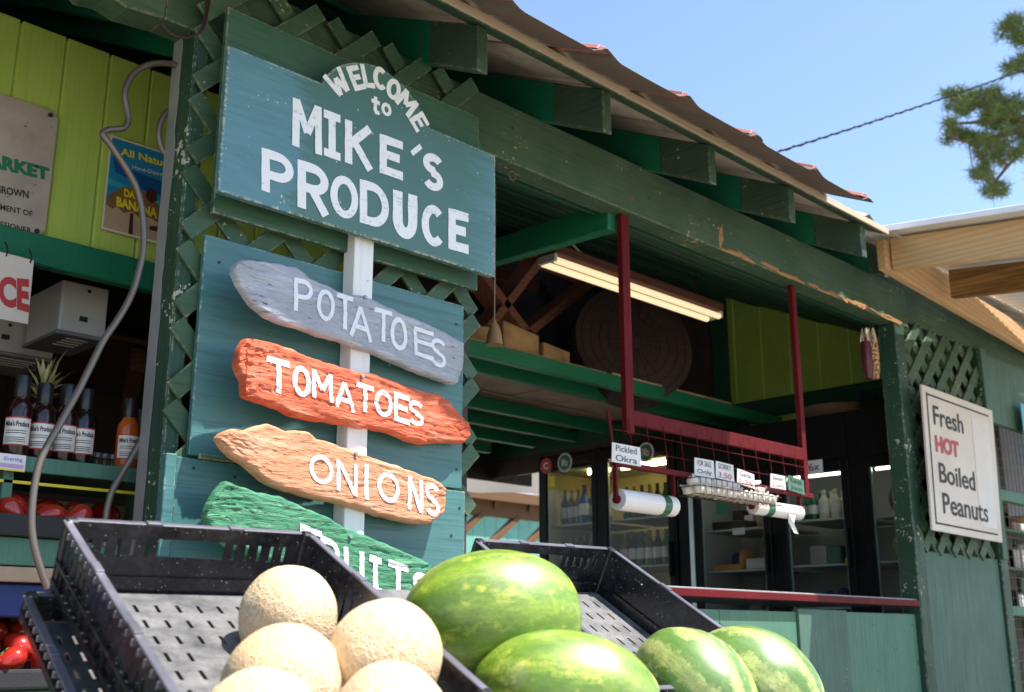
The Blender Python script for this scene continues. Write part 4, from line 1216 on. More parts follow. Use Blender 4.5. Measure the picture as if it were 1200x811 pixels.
ptext('All Natural', 141, 204, 173, 190, 9, 'yellow', .03)
ptext('Hand-Dipped', 155, 193, 193.5, 203, 6, 'paper', .0)
ptext('DA', 145, 158, 221, 224.5, 9.5, 'yellow', .05)
ptext('BANANA', 136, 184, 230, 245, 11.5, 'yellow', .05)

# white boxes hanging under the soffit
def wbox(x0, x1, y0, y1, z0, z1, label):
    W_ = thing('dispenser_box', label, 'box', ((x0 + x1) / 2, (y0 + y1) / 2, z0), 'white plastic boxes hanging in the left bay')
    MB().box((x0, y0, z0 + .012), (x1, y1, z1)).build('shell', 'white_plastic', W_, bev=.008, seg=2)
    MB().box((x0 - .006, y0 - .006, z0), (x1 + .006, y1 + .006, z0 + .0115)).build('base_plate', 'grey_plastic', W_, bev=.003)
    for i in range(4):
        MB().box((x0 + .04, y0 + .03 + .03 * i, z0 - .003), (x1 - .04, y0 + .038 + .03 * i, z0 - .0002)).build('vent', 'white_plastic', W_)
    MB().box(((x0 + x1) / 2 - .012, y0 - .004, z0 + .05), ((x0 + x1) / 2 + .012, y0 - .0002, z0 + .065)).build('badge', 'ink', W_)
    MB().lathe([(.006, -.003), (.006, 0)], ((x0 + x1) / 2 + .01, y0, z1 - .02), 8, 'y').build('keyhole', 'ink', W_)
    MB().tube([((x0 + x1) / 2, (y0 + y1) / 2, z1), ((x0 + x1) / 2, (y0 + y1) / 2, EYE + 1.0)], .008, 6).build('hanger', 'wire', W_)
wbox(1.27, 1.415, 3.16, 3.40, EYE + .868, EYE + 1.035, 'white plastic box hanging in the left bay, right one beside the post')
wbox(1.08, 1.39, 3.47, 3.74, EYE + .852, EYE + .97, 'wider white plastic box hanging lower and behind the other, left bay')

# ================================================================== TUBES LOOPING PAST THE LEFT POST
def smooth(pts, k=6):
    out = []
    n = len(pts)
    for i in range(n - 1):
        p0 = pts[max(i - 1, 0)]; p1 = pts[i]; p2 = pts[i + 1]; p3 = pts[min(i + 2, n - 1)]
        for j in range(k):
            t = j / k
            out.append(.5 * ((2 * p1) + (p2 - p0) * t + (2 * p0 - 5 * p1 + 4 * p2 - p3) * t * t + (3 * p1 - p0 - 3 * p2 + p3) * t ** 3))
    out.append(pts[-1]); return out
px1 = [(216, 82), (201, 75), (187, 74), (174, 76), (162, 82), (153.5, 90), (148, 101), (146, 113), (149, 130), (150, 142), (145, 150), (136, 151.5), (128, 152), (120.5, 156), (123, 162), (129, 169), (137, 181), (145, 193), (154, 208), (160, 220), (165, 238), (167.5, 255), (168.5, 275), (167.5, 295), (163, 317), (157, 338), (148, 358), (135, 379), (122, 398), (107, 428), (92, 458), (80, 479), (69, 499), (58, 518), (47, 541), (41, 566), (38, 590), (37, 612), (38.5, 630), (42, 648), (49, 671), (56, 690)]
n = len(px1)
pts = [onY(x, y, 2.475 - .12 * i / n) for i, (x, y) in enumerate(px1)]
solo(MB().tube(smooth(pts), .0082, 10), 'metal_tube', 'tube', pts[0], 'thin bent copper-grey tube arching from the left post down past the sauce bottles', 'tube', 'bent metal tubes by the left post', smooth=True)
px2 = [(214, 122), (203, 127), (195, 132), (189, 141), (186, 153), (187, 166), (191, 177), (197, 188), (203, 230), (203, 300), (196, 380), (185, 460), (172, 503), (161, 524), (151, 541), (141, 558), (132, 574), (127, 590), (124, 608), (123, 640)]
pts = [onY(x, y, 2.50) for x, y in px2]
solo(MB().tube(smooth(pts), .0080, 10), 'metal_tube', 'tube', pts[0], 'second shorter bent tube coming out from behind the left post above the tomatoes', 'tube', 'bent metal tubes by the left post', smooth=True)

# ================================================================== LEFT BAY SHELVES
SH = thing('shelf_unit', 'green painted wooden shelving in the left bay holding sauces and tomatoes', 'shelf', (.4, 2.7, 0))
MB().box((-2.1, 2.60, EYE + .385), (1.48, 3.05, EYE + .404)).build('shelf', 'sage', SH, bev=.002)
MB().box((-2.1, 2.585, EYE + .372), (1.48, 2.5985, EYE + .408)).build('shelf_edge', 'sage', SH, bev=.002)
MB().box((-2.1, 2.60, EYE + .345), (1.48, 2.604, EYE + .352)).build('yellow_tape', 'yellow', SH)
x = onY(10, 560, 2.6).x
MB().box((x - .012, 2.60, EYE + .2), (x + .012, 2.64, EYE + .384)).build('bracket', 'sage', SH, bev=.002)
MB().box((-2.1, 2.985, EYE + .20), (1.48, 3.0, EYE + .36)).build('back_panel', 'loft_deck', SH)
MB().box((-2.1, 2.50, EYE + .155), (1.2, 2.525, EYE + .215)).build('front_board', 'sage', SH, bev=.002)
MB().box((-2.1, 2.53, EYE + .19), (1.2, 2.98, EYE + .205)).build('shelf', 'brown_wood', SH)
MB().box((-2.1, 2.502, EYE + .12), (1.2, 2.52, EYE + .152)).build('front_board', 'loft_deck', SH, bev=.002)
MB().box((-2.1, 2.44, EYE - .17), (1.2, 2.46, EYE - .105)).build('front_board', 'sage', SH, bev=.002)
MB().box((-2.1, 2.46, EYE - .13), (1.2, 2.98, EYE - .115)).build('shelf', 'brown_wood', SH)
for x in (-2.1, 1.44): MB().box((x, 2.95, 0), (x + .04, 2.98, EYE + .4)).build('leg', 'sage', SH)
tub = MB(); 
tub.box((-.6, 2.53, EYE + .045), (1.19, 2.55, EYE + .118))
solo(tub, 'blue_tub', 'blue_tub', (.3, 2.54, EYE + .045), 'dark blue plastic side board between the two tomato shelves', 'board', bev=.004)
def foam_tray(x0, x1, y0, y1, z0, z1, label):
    T = thing('foam_tray', label, 'tray', ((x0 + x1) / 2, (y0 + y1) / 2, z0), 'black foam lined tomato trays')
    MB().box((x0, y0, z0), (x1, y0 + .022, z1)).build('front_edge', 'foam', T, bev=.006, seg=2)
    MB().box((x0, y0 + .023, z0), (x1, y1, z0 + .012)).build('liner', 'foam', T)
foam_tray(-.6, 1.19, 2.478, 2.95, EYE + .217, EYE + .264, 'black foam lined tray holding the upper tomatoes')
foam_tray(-.6, 1.12, 2.42, 2.90, EYE - .103, EYE - .062, 'black foam lined tray holding the lower tomatoes')
def tomato_mesh():
    mb = MB(); nu, nv = 22, 14
    for i in range(nv + 1):
        ph = PI * i / nv
        for k in range(nu):
            t = 2 * PI * k / nu
            lobes = 1 + .035 * math.cos(5 * t) * math.sin(ph)
            r = math.sin(ph) * lobes; z = math.cos(ph)
            z2 = z * .74 - (.16 * math.exp(-(ph / .35) ** 2))
            mb.v.append(Vector((r * math.cos(t), r * math.sin(t), z2)))
    for i in range(nv):
        for k in range(nu):
            k2 = (k + 1) % nu
            mb.f.append((i * nu + k, (i + 1) * nu + k, (i + 1) * nu + k2, i * nu + k2))
    o = mb.build('tomato', 'tomato', None, smooth=True)
    st = MB()
    for k in range(5):
        a = 2 * PI * k / 5
        st.tube([(0, 0, .60), (.18 * math.cos(a), .18 * math.sin(a), .66), (.38 * math.cos(a), .38 * math.sin(a), .66)], [.05, .045, .01], 5)
    s = st.build('stem', 'stem', o, smooth=True)
    return o
tm = tomato_mesh(); tfirst = True; random.seed(21)
def put_tomato(x, y, z, r, label, grp):
    global tfirst
    o = tm if tfirst else copy_tree(tm); tfirst = False
    o.location = (x, y, z); o.scale = (r * random.uniform(.92, 1.08), r, r * random.uniform(.92, 1.05)); o.rotation_euler = (random.uniform(-.9, .9), random.uniform(-.9, .9), random.uniform(0, 6))
    tag(o, label, 'tomato', grp)
for j, (y, z) in enumerate(((2.56, .272), (2.64, .285), (2.73, .30), (2.83, .31))):
    x = .50 + .04 * (j % 2)
    while x < 1.14 + .07 * j:
        put_tomato(x + random.uniform(-.012, .012), y + random.uniform(-.01, .01), EYE + z + random.uniform(-.008, .01), random.uniform(.034, .042),
                   ('ripe red tomato in the front row of the upper foam tray', 'ripe red tomato piled at the back of the upper foam tray')[j > 1], 'tomatoes on the upper shelf' if j < 2 else 'tomatoes at the back of the upper shelf')
        x += .078
for j, (y, z) in enumerate(((2.49, -.045), (2.565, -.018), (2.645, .010), (2.73, .030))):
    x = .50 + .045 * (j % 2)
    while x < 1.08:
        put_tomato(x + random.uniform(-.01, .01), y, EYE + z, random.uniform(.035, .043), ('ripe red tomato at the front of the lower tray beside the black crate', 'ripe red tomato heaped higher at the back of the lower tray')[j > 1], 'tomatoes at the front of the lower shelf' if j < 2 else 'tomatoes at the back of the lower shelf')
        x += .080

# sauce bottles
def bottle(x, y, z, h, r, mat, label, facing):
    T = thing('sauce_bottle', label, 'bottle', (x, y, z), 'sauce bottles on the left shelf')
    prof = [(r * .92, 0), (r, .006), (r, h * .57), (r * .93, h * .64), (r * .66, h * .70), (r * .56, h * .74), (r * .54, h * .78)]
    MB().lathe(prof, (x, y, z), 28).build('glass_body', mat, T, smooth=True)
    MB().lathe([(r * .60, h * .735), (r * .62, h * .745), (r * .62, h * .985), (r * .56, h), (0, h)], (x, y, z), 20).build('cap', 'black_cap', T, smooth=True)
    def cyl(u, v, rr):
        a = facing + (u - .5) * 2.3
        return Vector((x + rr * math.cos(a), y + rr * math.sin(a), z + h * (.16 + .33 * v)))
    for nm, m, rr, u0, u1, v0, v1 in (('label_border', 'ink_red', r + .0006, 0, 1, 0, 1), ('label', 'tag_label', r + .0011, .035, .965, .045, .955)):
        mb = MB(); k = 16
        for i in range(k + 1):
            u = u0 + (u1 - u0) * i / k
            mb.v += [cyl(u, v0, rr), cyl(u, v1, rr)]
        mb.f = [(2 * i, 2 * i + 2, 2 * i + 3, 2 * i + 1) for i in range(k)]
        mb.build(nm, m, T, recalc=False)
    mb = MB()
    uv, fs, _ = glyphs("Mike's Produce", .03)
    mb.add([cyl(.10 + .80 * u, .66 + .20 * v, r + .0018) for u, v in uv], fs)
    for v in (.50, .42, .26, .19, .12):
        mb.add([cyl(.14 + .06 * i + random.uniform(0, .01), v, r + .0018) for i in range(12)] + [cyl(.14 + .06 * i, v + .025, r + .0018) for i in range(11, -1, -1)], [(i, i + 1, 22 - i, 23 - i) for i in range(11)])
    mb.build('label_print', 'ink', T, recalc=False)
fac = math.atan2(-2.7, -1.1)
for px, yy, m, lb, h in ((16, 2.655, 'sauce_red', 'dark red sauce bottle with white label, leftmost on the shelf behind the price card', .205),
                    (44, 2.665, 'sauce_red', 'dark red sauce bottle with white label in front of the dried plant, second from left', .205),
                    (72, 2.675, 'sauce_red', 'dark red sauce bottle partly crossed by the bent tube', .205),
                    (94, 2.67, 'sauce_black', 'near-black sauce bottle with white label right of the bent tube', .20),
                    (147, 2.65, 'sauce_orange', 'bright orange sauce bottle with white label next to the post', .185),
                    (163, 2.73, 'sauce_orange', 'orange sauce bottle half hidden behind the left post', .185)):
    p = onY(px, 545, yy)
    bottle(p.x, yy, EYE + .4045, h * (1, .985, .96, 1.02, 1, .97)[int(px) % 6], .0300 if h > .2 else .0285, m, lb, fac + (-.12, .10, .0, .16, -.05, .08)[int(px) % 6])
random.seed(8)
for i in range(5):
    p = onY(104 + 9 * i, 545, 2.86); m = random.choice(['jar_g', 'bottle_amber', 'jar_w'])
    T = thing('small_jar', 'small dim jar at the back of the sauce shelf', 'jar', (p.x, 2.86, EYE + .4045), 'small jars behind the sauces')
    MB().lathe([(.018, 0), (.02, .004), (.02, .055), (.014, .062)], (p.x, 2.86, EYE + .4045), 14).build('glass', m, T, smooth=True)
    MB().lathe([(.0165, .0625), (.0165, .075), (0, .076)], (p.x, 2.86, EYE + .4045), 14).build('lid', 'grey_metal', T, smooth=True)
# price card
PC = thing('price_card', 'pale violet and yellow price card on the sauce shelf edge', 'price card', (1.0, 2.58, EYE + .39))
a, b_, c_, d_ = onY(-14, 549, 2.578), onY(29, 551.5, 2.578), onY(29, 533.5, 2.578), onY(-14, 529, 2.578)
c_.x = b_.x; d_.x = a.x; b_.z = a.z; c_.z = d_.z
MB().prism([a, b_, c_, d_], (0, .004, 0)).build('card', 'paper', PC)
def kq(u, v): return quad(a, b_, c_, d_, u, v)
for v0, v1, m in ((0, .10, 'yellow'), (.18, .42, 'p_lilac')):
    if m == 'p_lilac': M[m] = plain('lilac_print', (.50, .33, .55), .6, bmp=0)
    MB().add([kq(.0 if m == 'yellow' else .05, v0) + Vector((0, -.001, 0)), kq(1 if m == 'yellow' else .95, v0) + Vector((0, -.001, 0)), kq(1 if m == 'yellow' else .95, v1) + Vector((0, -.001, 0)), kq(.0 if m == 'yellow' else .05, v1) + Vector((0, -.001, 0))], [(0, 1, 2, 3)]).build('print_band', m, PC, recalc=False)
text_on('lettering', 'Everthg', kq(.40, .52), kq(.90, .52), kq(.90, .82), kq(.40, .82), 'ink_blue', PC, .0)
# dried spiky plant behind the bottles
DP = thing('dried_plant', 'dried pineapple-like plant with spiky straw-coloured leaves behind the bottles', 'plant', (onY(47, 500, 2.78).x, 2.78, EYE + .4045))
x, y = DP.location.x, 2.78
MB().lathe([(.030, 0), (.045, .03), (.047, .10), (.036, .155), (.014, .175)], (x, y, EYE + .4045), 14).xf(Matrix.Translation((0, 0, .0))).build('fruit', 'basket', DP, smooth=True)
random.seed(4)
for k in range(34):
    a = random.uniform(0, 6.28); L_ = random.uniform(.07, .125); up = random.uniform(.25, 1.5)
    d = Vector((math.cos(a) * math.cos(up), math.sin(a) * math.cos(up), math.sin(up)))
    p0 = Vector((x, y, EYE + .4045 + .17 + .05 * random.random())); p1 = p0 + d * L_ * .55; p2 = p0 + d * L_ + Vector((0, 0, -.012))
    s_ = d.cross(Vector((0, 0, 1))).normalized() * .0075
    mb = MB().add([p0 - s_ * .6, p0 + s_ * .6, p1 + s_, p1 - s_, p2, p1 + Vector((0, 0, -.004))], [(0, 1, 2, 3), (3, 2, 4), (0, 5, 1)])
    mb.build('leaf', 'dark_dry', DP, recalc=False)

# ================================================================== CRATES
def grid_panel(w, h, holes, th, fn):
    """flat panel in (u, v) with rectangular holes, thickness th; fn(u, v, d) -> point"""
    us = sorted(set([0, w] + [q for r in holes for q in (r[0], r[2])])); vs = sorted(set([0, h] + [q for r in holes for q in (r[1], r[3])]))
    us = [u for i, u in enumerate(us) if i == 0 or u - us[i - 1] > 1e-5]; vs = [v for i, v in enumerate(vs) if i == 0 or v - vs[i - 1] > 1e-5]
    def solid(i, j):
        if i < 0 or j < 0 or i >= len(us) - 1 or j >= len(vs) - 1: return False
        cu, cv = (us[i] + us[i + 1]) / 2, (vs[j] + vs[j + 1]) / 2
        return not any(r[0] < cu < r[2] and r[1] < cv < r[3] for r in holes)
    mb = MB()
    for i in range(len(us) - 1):
        for j in range(len(vs) - 1):
            if not solid(i, j): continue
            a, b, c, d = us[i], vs[j], us[i + 1], vs[j + 1]
            P = [fn(a, b, 0), fn(c, b, 0), fn(c, d, 0), fn(a, d, 0), fn(a, b, th), fn(c, b, th), fn(c, d, th), fn(a, d, th)]
            fs = [(0, 1, 2, 3), (7, 6, 5, 4)]
            if not solid(i, j - 1): fs.append((4, 5, 1, 0))
            if not solid(i + 1, j): fs.append((5, 6, 2, 1))
            if not solid(i, j + 1): fs.append((6, 7, 3, 2))
            if not solid(i - 1, j): fs.append((7, 4, 0, 3))
            mb.add(P, fs)
    return mb
CW, CL, CH = .40, .60, .112
def crate(label, origin, tilt, yaw, flip=False, cw=CW, CH=CH, solid=False):
    T = thing('plastic_crate', label, 'crate', origin, 'black plastic produce crates', (math.radians(tilt), 0, math.radians(yaw)))
    # floor: rows of slanted looking slots, slots run up the slope
    holes = []
    nr = 9; y0 = .045
    for j in range(nr):
        y = y0 + j * (CL - .09) / nr + .006 
        n_ = 11
        for i in range(n_):
            if 3 < j < 6 and 3 < i < 7: continue
            x = .034 + i * (cw - .068) / (n_ - 1) - .002
            holes.append((x - .003, y, x + .003, y + .028))
    grid_panel(cw - .02, CL - .02, holes, .004, lambda u, v, d: Vector((.01 + u, -CL + .01 + v, -CH + d))).build('floor', 'crate_floor', T, local=True)
    def wall(wl, fn, handle, name='side_wall'):
        hs = []
        if CH < .08: pass
        elif handle:
            hs.append((wl / 2 - .056, .062, wl / 2 + .056, .092))
            xs_ = [.04 + .022 * i for i in range(int((wl / 2 - .11) / .022) + 1)]
            for x in xs_ + [wl - q for q in xs_]: hs.append((x - .0035, .062, x + .0035, .089))
        elif solid:
            hs.append((.10, .086, .13, .092)); hs.append((wl - .13, .086, wl - .10, .092))
        else:
            i = 0; x = .05
            while x < wl - .04:
                if abs(x - wl / 2) > .05:
                    hs.append((x - .0035, .030, x + .0035, .080))
                x += .026
        grid_panel(wl, CH, hs, .004, fn).build(name, 'crate', T, local=True)
        # ribs, ledge and rim
        mb = MB()
        def bx(u0, v0, d0, u1, v1, d1):
            P = [fn(u0, v0, d0), fn(u1, v0, d0), fn(u1, v1, d0), fn(u0, v1, d0), fn(u0, v0, d1), fn(u1, v0, d1), fn(u1, v1, d1), fn(u0, v1, d1)]
            mb.add(P, [(0, 1, 2, 3), (7, 6, 5, 4), (4, 5, 1, 0), (5, 6, 2, 1), (6, 7, 3, 2), (7, 4, 0, 3)])
        bx(0, .018, -.007, wl, .024, -.0005)
        if CH > .08: bx(0, .048, -.006, wl, .054, -.0005)
        bx(.002, .0235, .0042, wl - .002, .030, .009)
        k = 0; u = .012
        while u < wl and CH > .08:
            bx(u, .0245, -.0058, u + .003, .0475, -.0004); bx(u, .0545, -.0048, u + .003, .060, -.0004)
            u += .044
        mb.build('rib', 'crate', T, local=True)
        mb = MB()
        seg = [(0, .30), (.30, .36), (.36, .64), (.64, .70), (.70, 1)]
        for i_, (s0, s1) in enumerate(seg):
            lift = .0022 if i_ in (1, 3) else 0
            bx(wl * s0 + .0004, CH + .0003, -.007, wl * s1 - .0004, CH + .0038 + lift, .0055)
        u = .03
        while u < wl - .03:
            bx(u, CH - .010, -.010, u + .003, CH + .0001, -.0005); u += .028
        mb.build('rim', 'rim', T, bev=.0012, local=True)
    z0 = -CH
    wall(cw, lambda u, v, d: Vector((u, -.0 - d - .0 if False else -d, z0 + v)), True, 'end_wall')
    wall(cw, lambda u, v, d: Vector((u, -CL + d, z0 + v)), True, 'end_wall')
    wall(CL - .012, lambda u, v, d: Vector((d, -CL + .006 + u, z0 + v)), False)
    wall(CL - .012, lambda u, v, d: Vector((cw - d, -CL + .006 + u, z0 + v)), False)
    for x in (0, cw):
        for y in (0, -CL):
            sx = 1 if x == 0 else -1; sy = -1 if y == 0 else 1
            mb = MB().box((min(x - .004 * sx, x + .016 * sx), min(y - .004 * sy, y + .016 * sy), -CH + .001), (max(x - .004 * sx, x + .016 * sx), max(y - .004 * sy, y + .016 * sy), .0065))
            mb.build('corner_post', 'crate', T, bev=.003, local=True)
    return T
cr1 = crate('black slotted crate filled with cantaloupes, in front of the FRUITS plank', (.713, 1.663, EYE + .172), 24, -9)
cr2 = crate('empty-looking black crate right of the big watermelon with open far corner', (1.669, 1.780, EYE + .206), 29, -7, solid=True)
m1 = Matrix.Rotation(math.radians(-9), 3, 'Z') @ Matrix.Rotation(math.radians(24), 3, 'X')
def under(T, m, dx, dy, dz): return T.location + m @ Vector((dx, dy, dz))
cr3 = crate('black crate stacked underneath the cantaloupe crate, sticking out to the left', under(cr1, m1, -.035, -.002, -.119), 24, -9, CH=.042)
m2 = Matrix.Rotation(math.radians(-7), 3, 'Z') @ Matrix.Rotation(math.radians(29), 3, 'X')
cr4 = crate('black crate stacked underneath the right-hand crate', under(cr2, m2, .002, -.002, -.119), 29, -7)
# flat grey display board in the middle, under the watermelons
TB = thing('display_table', 'sloping grey display table under the crates and watermelons', 'table', (1.4, 1.2, 0))
mA = Matrix.Rotation(math.radians(-8), 4, 'Z') @ Matrix.Rotation(math.radians(30), 4, 'X')
def tb(lo, hi, m, n, c, bev=.003):
    mb = MB().box(lo, hi); mb.xf(Matrix.Translation(c) @ mA); mb.build(n, m, TB, bev=bev)
cc = Vector((1.150, 1.675, EYE + .090))
tb((.0, -.78, -.012), (.50, 0, 0), 'crate_floor', 'display_board', cc)
tb((.0, -.80, -.012), (.50, -.785, .07), 'crate', 'front_stop', cc)
for i in range(3):
    tb((.03 + .2 * i, -.78, -.16), (.07 + .2 * i, 0, -.013), 'sage_dark', 'rib', cc)
MB().box((.55, 1.05, EYE - .50), (2.3, 1.10, EYE - .42)).build('rail', 'sage_dark', TB)
MB().box((.55, 1.72, EYE - .22), (2.3, 1.77, EYE - .14)).build('rail', 'sage_dark', TB)
for x in (.58, 2.2):
    for y, z in ((1.06, EYE - .502), (1.73, EYE - .222)):
        MB().box((x, y, 0), (x + .06, y + .035, z)).build('leg', 'sage_dark', TB)

# ================================================================== MELONS
def melon(mesh_r, name, mat, loc, rot, label, cat, grp, seed, squash=0, scar='basket'):
    rx, ry, rz = mesh_r
    mb = MB(); nu, nv = 64, 40
    for i in range(nv + 1):
        ph = PI * i / nv
        for k in range(nu):
            t = 2 * PI * k / nu
            d = Vector((math.sin(ph) * math.cos(t), math.cos(ph), math.sin(ph) * math.sin(t)))
            s = 1 + .030 * noise.noise(d * 1.6 + Vector((seed, 0, 0))) + .004 * math.cos(10 * t) * math.sin(ph) * squash
            p = Vector((d.x * rx, d.y * ry, d.z * rz)) * s
            # slight dimple at both poles
            p.y *= 1 - .045 * math.exp(-(ph / .22) ** 2) - .03 * math.exp(-((PI - ph) / .2) ** 2)
            mb.v.append(p)
    for i in range(nv):
        for k in range(nu):
            k2 = (k + 1) % nu
            mb.f.append((i * nu + k, (i + 1) * nu + k, (i + 1) * nu + k2, i * nu + k2))
    T = mb.build(name, mat, None, smooth=True)
    T.location = loc; T.rotation_euler = [math.radians(a) for a in rot]
    tag(T, label, cat, grp)
    sc = MB().lathe([(.0, ry * .960), (.010, ry * .959), (.0125, ry * .950), (.008, ry * .944)], (0, 0, 0), 14, 'y').build('stem_scar', scar, T, smooth=True, local=True)
    return T
CG = 'cantaloupes in the left crate'
def can(px, py, D, r, rot, label, seed):
    p = atD(px, py, D); return melon((r * .97, r * 1.04, r), 'cantaloupe', 'cantaloupe', p, rot, label, 'cantaloupe', CG, seed, 1)
can(338, 724, 1.66, .0745, (78, 10, 20), 'round cantaloupe farthest up the crate, in front of the handle wall', 1)
can(451, 770, 1.46, .0748, (-35, 20, 60), 'large golden cantaloupe against the crate right wall, touching the watermelon side', 5)
can(331, 802, 1.40, .0745, (20, 15, -130), 'pale cantaloupe lying between the top one and the frame bottom', 9)
can(303, 856, 1.24, .0690, (10, 40, 30), 'cantaloupe at the bottom left of the crate, only its top showing', 14)
can(456, 850, 1.26, .0700, (40, 10, -20), 'cantaloupe at the bottom beneath the large golden one, only its top showing', 19)
WG = 'watermelons heaped beside the cantaloupes'
def wat(px, py, D, rr, rot, mat, label, seed):
    p = atD(px, py, D); return melon(rr, 'watermelon', mat, p, rot, label, 'watermelon', WG, seed, .6)
wat(577, 724, 1.83, (.108, .152, .110), (4, -6, -128), 'wm_green', 'largest dark glossy green watermelon, highest of the heap', 3)
wat(663, 817, 1.70, (.100, .146, .100), (-6, 10, -138), 'wm_green', 'oblong green watermelon in front of and below the largest one', 8)
wat(812, 812, 2.05, (.104, .140, .110), (-30, 0, 172), 'wm_stripe', 'striped pale green watermelon with its end towards the viewer, middle right', 12)
wat(884, 806, 2.12, (.106, .136, .112), (-26, 10, 186), 'wm_stripe', 'striped yellow-green watermelon farthest right against the crate edge', 17)

# ================================================================== INSIDE THE STALL: LAMP, FAN, RACKS
YT = 3.05
LT = thing('fluorescent_light', 'long twin-tube fluorescent light hanging from the ceiling behind the red post', 'light', (3.85, YT, EYE + 1.53))
a, b_ = onY(640, 305, YT), onY(838, 372, YT); zt = (a.z + b_.z) / 2
x0, x1 = a.x, b_.x
MB().box((x0, YT - .055, zt + .022), (x1, YT + .055, zt + .065)).build('housing', 'brown_wood', LT, bev=.004)
for dy in (-.036, .036):
    MB().tube([(x0 + .02, YT + dy, zt - .004), (x1 - .02, YT + dy, zt - .004)], .0150, 14).build('tube_lamp', 'tube_lamp', LT, smooth=True)
for x in (x0, x1 - .02):
    MB().box((x, YT - .05, zt - .012), (x + .018, YT + .05, zt + .0215)).build('socket', 'white_plastic', LT, bev=.002)
for x in (x0 + .12, x1 - .15):
    MB().tube([(x, YT, zt + .064), (x + .005, YT, ceilz(YT) + .002)], .004, 6).build('chain', 'wire', LT)
p = [Vector((x0 + .30, YT, zt + .07)), Vector((x0 + .22, YT + .01, zt + .10)), Vector((x0 + .16, YT + .03, zt + .16)), Vector((x0 + .16, YT + .05, ceilz(YT) + .01))]
MB().tube(smooth(p), .006, 6).build('cord', 'grey_metal', LT, smooth=True)

FN = thing('drum_fan', 'large round dark drum fan hanging below the fluorescent light', 'fan', (4.62, 3.75, EYE + 1.56))
fm = Euler((math.radians(-12), 0, math.radians(-28)), 'XYZ').to_matrix().to_4x4(); fc = onY(738, 408, 3.75)
def fbuild(mb, n, m, **k): mb.xf(Matrix.Translation(fc) @ fm); return mb.build(n, m, FN, **k)
FN.location = fc
R_ = .345
fbuild(MB().lathe([(R_ - .012, -.07), (R_, -.07), (R_, .07), (R_ - .012, .07)], (0, 0, 0), 48, 'y'), 'drum', 'fan', smooth=True)
mb = MB()
for q in range(6):
    rr = .05 + .052 * q
    mb.tube([(rr * math.cos(t * PI / 18), -.072, rr * math.sin(t * PI / 18)) for t in range(37)], .0028, 5, False)
for k in range(24):
    t = 2 * PI * k / 24; mb.tube([(.04 * math.cos(t), -.075, .04 * math.sin(t)), (R_ * .98 * math.cos(t), -.070, R_ * .98 * math.sin(t))], .0022, 4, False)
fbuild(mb, 'grille', 'fan')
for k in range(4):
    t = 2 * PI * k / 4 + .4
    u = Vector((math.cos(t), 0, math.sin(t))); v = Vector((-math.sin(t), 0, math.cos(t)))
    fbuild(MB().add([u * .04 - v * .03 + Vector((0, .0, 0)), u * .30 - v * .09 + Vector((0, -.03, 0)), u * .31 + v * .09 + Vector((0, .03, 0)), u * .04 + v * .03 + Vector((0, .02, 0))], [(0, 1, 2, 3)]), 'blade', 'fan', recalc=False)
fbuild(MB().lathe([(.05, -.05), (.05, .08), (.0, .085)], (0, 0, 0), 20, 'y'), 'motor', 'fan', smooth=True)
MB().tube([fc + Vector((0, 0, R_)), fc + Vector((0, 0, ceilz(3.75) - fc.z))], .01, 6).build('hanger', 'wire', FN)

# things on the loft
def block(name, mat, c1, c2, Y, dep, label, cat, skew=0, bev=.003):
    a, b_ = onY(c1[0], c1[1], Y), onY(c2[0], c2[1], Y)
    mb = MB().prism([Vector((a.x, Y, b_.z)), Vector((b_.x, Y, b_.z + skew * .3)), Vector((b_.x, Y, a.z + skew)), Vector((a.x, Y, a.z))], (0, dep, 0))
    return solo(mb, name, mat, (a.x, Y, b_.z), label, cat, bev=bev)
ZLF = EYE + 1.338
def loftbox(name, mat, px0, px1, Y, h, dep, label, cat, skew=0):
    a, b_ = onY(px0, 410, Y), onY(px1, 410, Y)
    mb = MB().prism([Vector((a.x, Y, ZLF)), Vector((b_.x, Y, ZLF)), Vector((b_.x, Y, ZLF + h + skew)), Vector((a.x, Y, ZLF + h))], (0, dep, 0))
    return solo(mb, name, mat, (a.x, Y, ZLF), label, cat, bev=.004)
loftbox('wood_block', 'osb', 590, 632, 3.62, .135, .12, 'light particle board offcut on the loft beside the hanging bell', 'wood offcut', -.03)
loftbox('wood_block', 'osb', 552, 574, 3.66, .08, .12, 'small particle board offcut on the loft behind the bell', 'wood offcut', .02)
loftbox('wood_block', 'osb', 637, 668, 3.63, .085, .2, 'low rounded particle board offcut left of the drum fan', 'wood offcut', -.02)
loftbox('carton', 'loft_deck', 620, 652, 4.0, .19, .2, 'flat brown carton lying behind the offcuts on the loft', 'carton')
BL = thing('hanging_bell', 'small brown bell hanging on a thin string right of the main sign', 'bell', onY(580, 404, 2.75))
p = onY(579.5, 378, 2.75); pb = onY(579, 404, 2.75)
MB().lathe([(.030, pb.z - p.z), (.026, (pb.z - p.z) * .55), (.017, (pb.z - p.z) * .15), (.008, 0), (.004, .012)], p, 16).build('bell_body', 'osb', BL, smooth=True)
MB().tube([p + Vector((0, 0, .01)), Vector((p.x + .002, p.y, ceilz(2.75)))], .0018, 5).build('string', 'eave_wood', BL)
# gourds tucked between loft joists
random.seed(2)
for px, py, m, lb in ((585, 462, 'osb', 'tan dried gourd on the loft boards, leftmost of three'), (603, 462, 'basket', 'dark brown dried gourd between two lighter gourds on the loft'), (628, 460, 'cloth_white', 'pale dried gourd on the loft, right of the darker ones')):
    p = onY(px, py, 4.12); p.z = ZLF + .036
    solo(MB().ball(p, .07, .06, .034, 14, 8), 'gourd', m, p, lb, 'gourd', smooth=True)

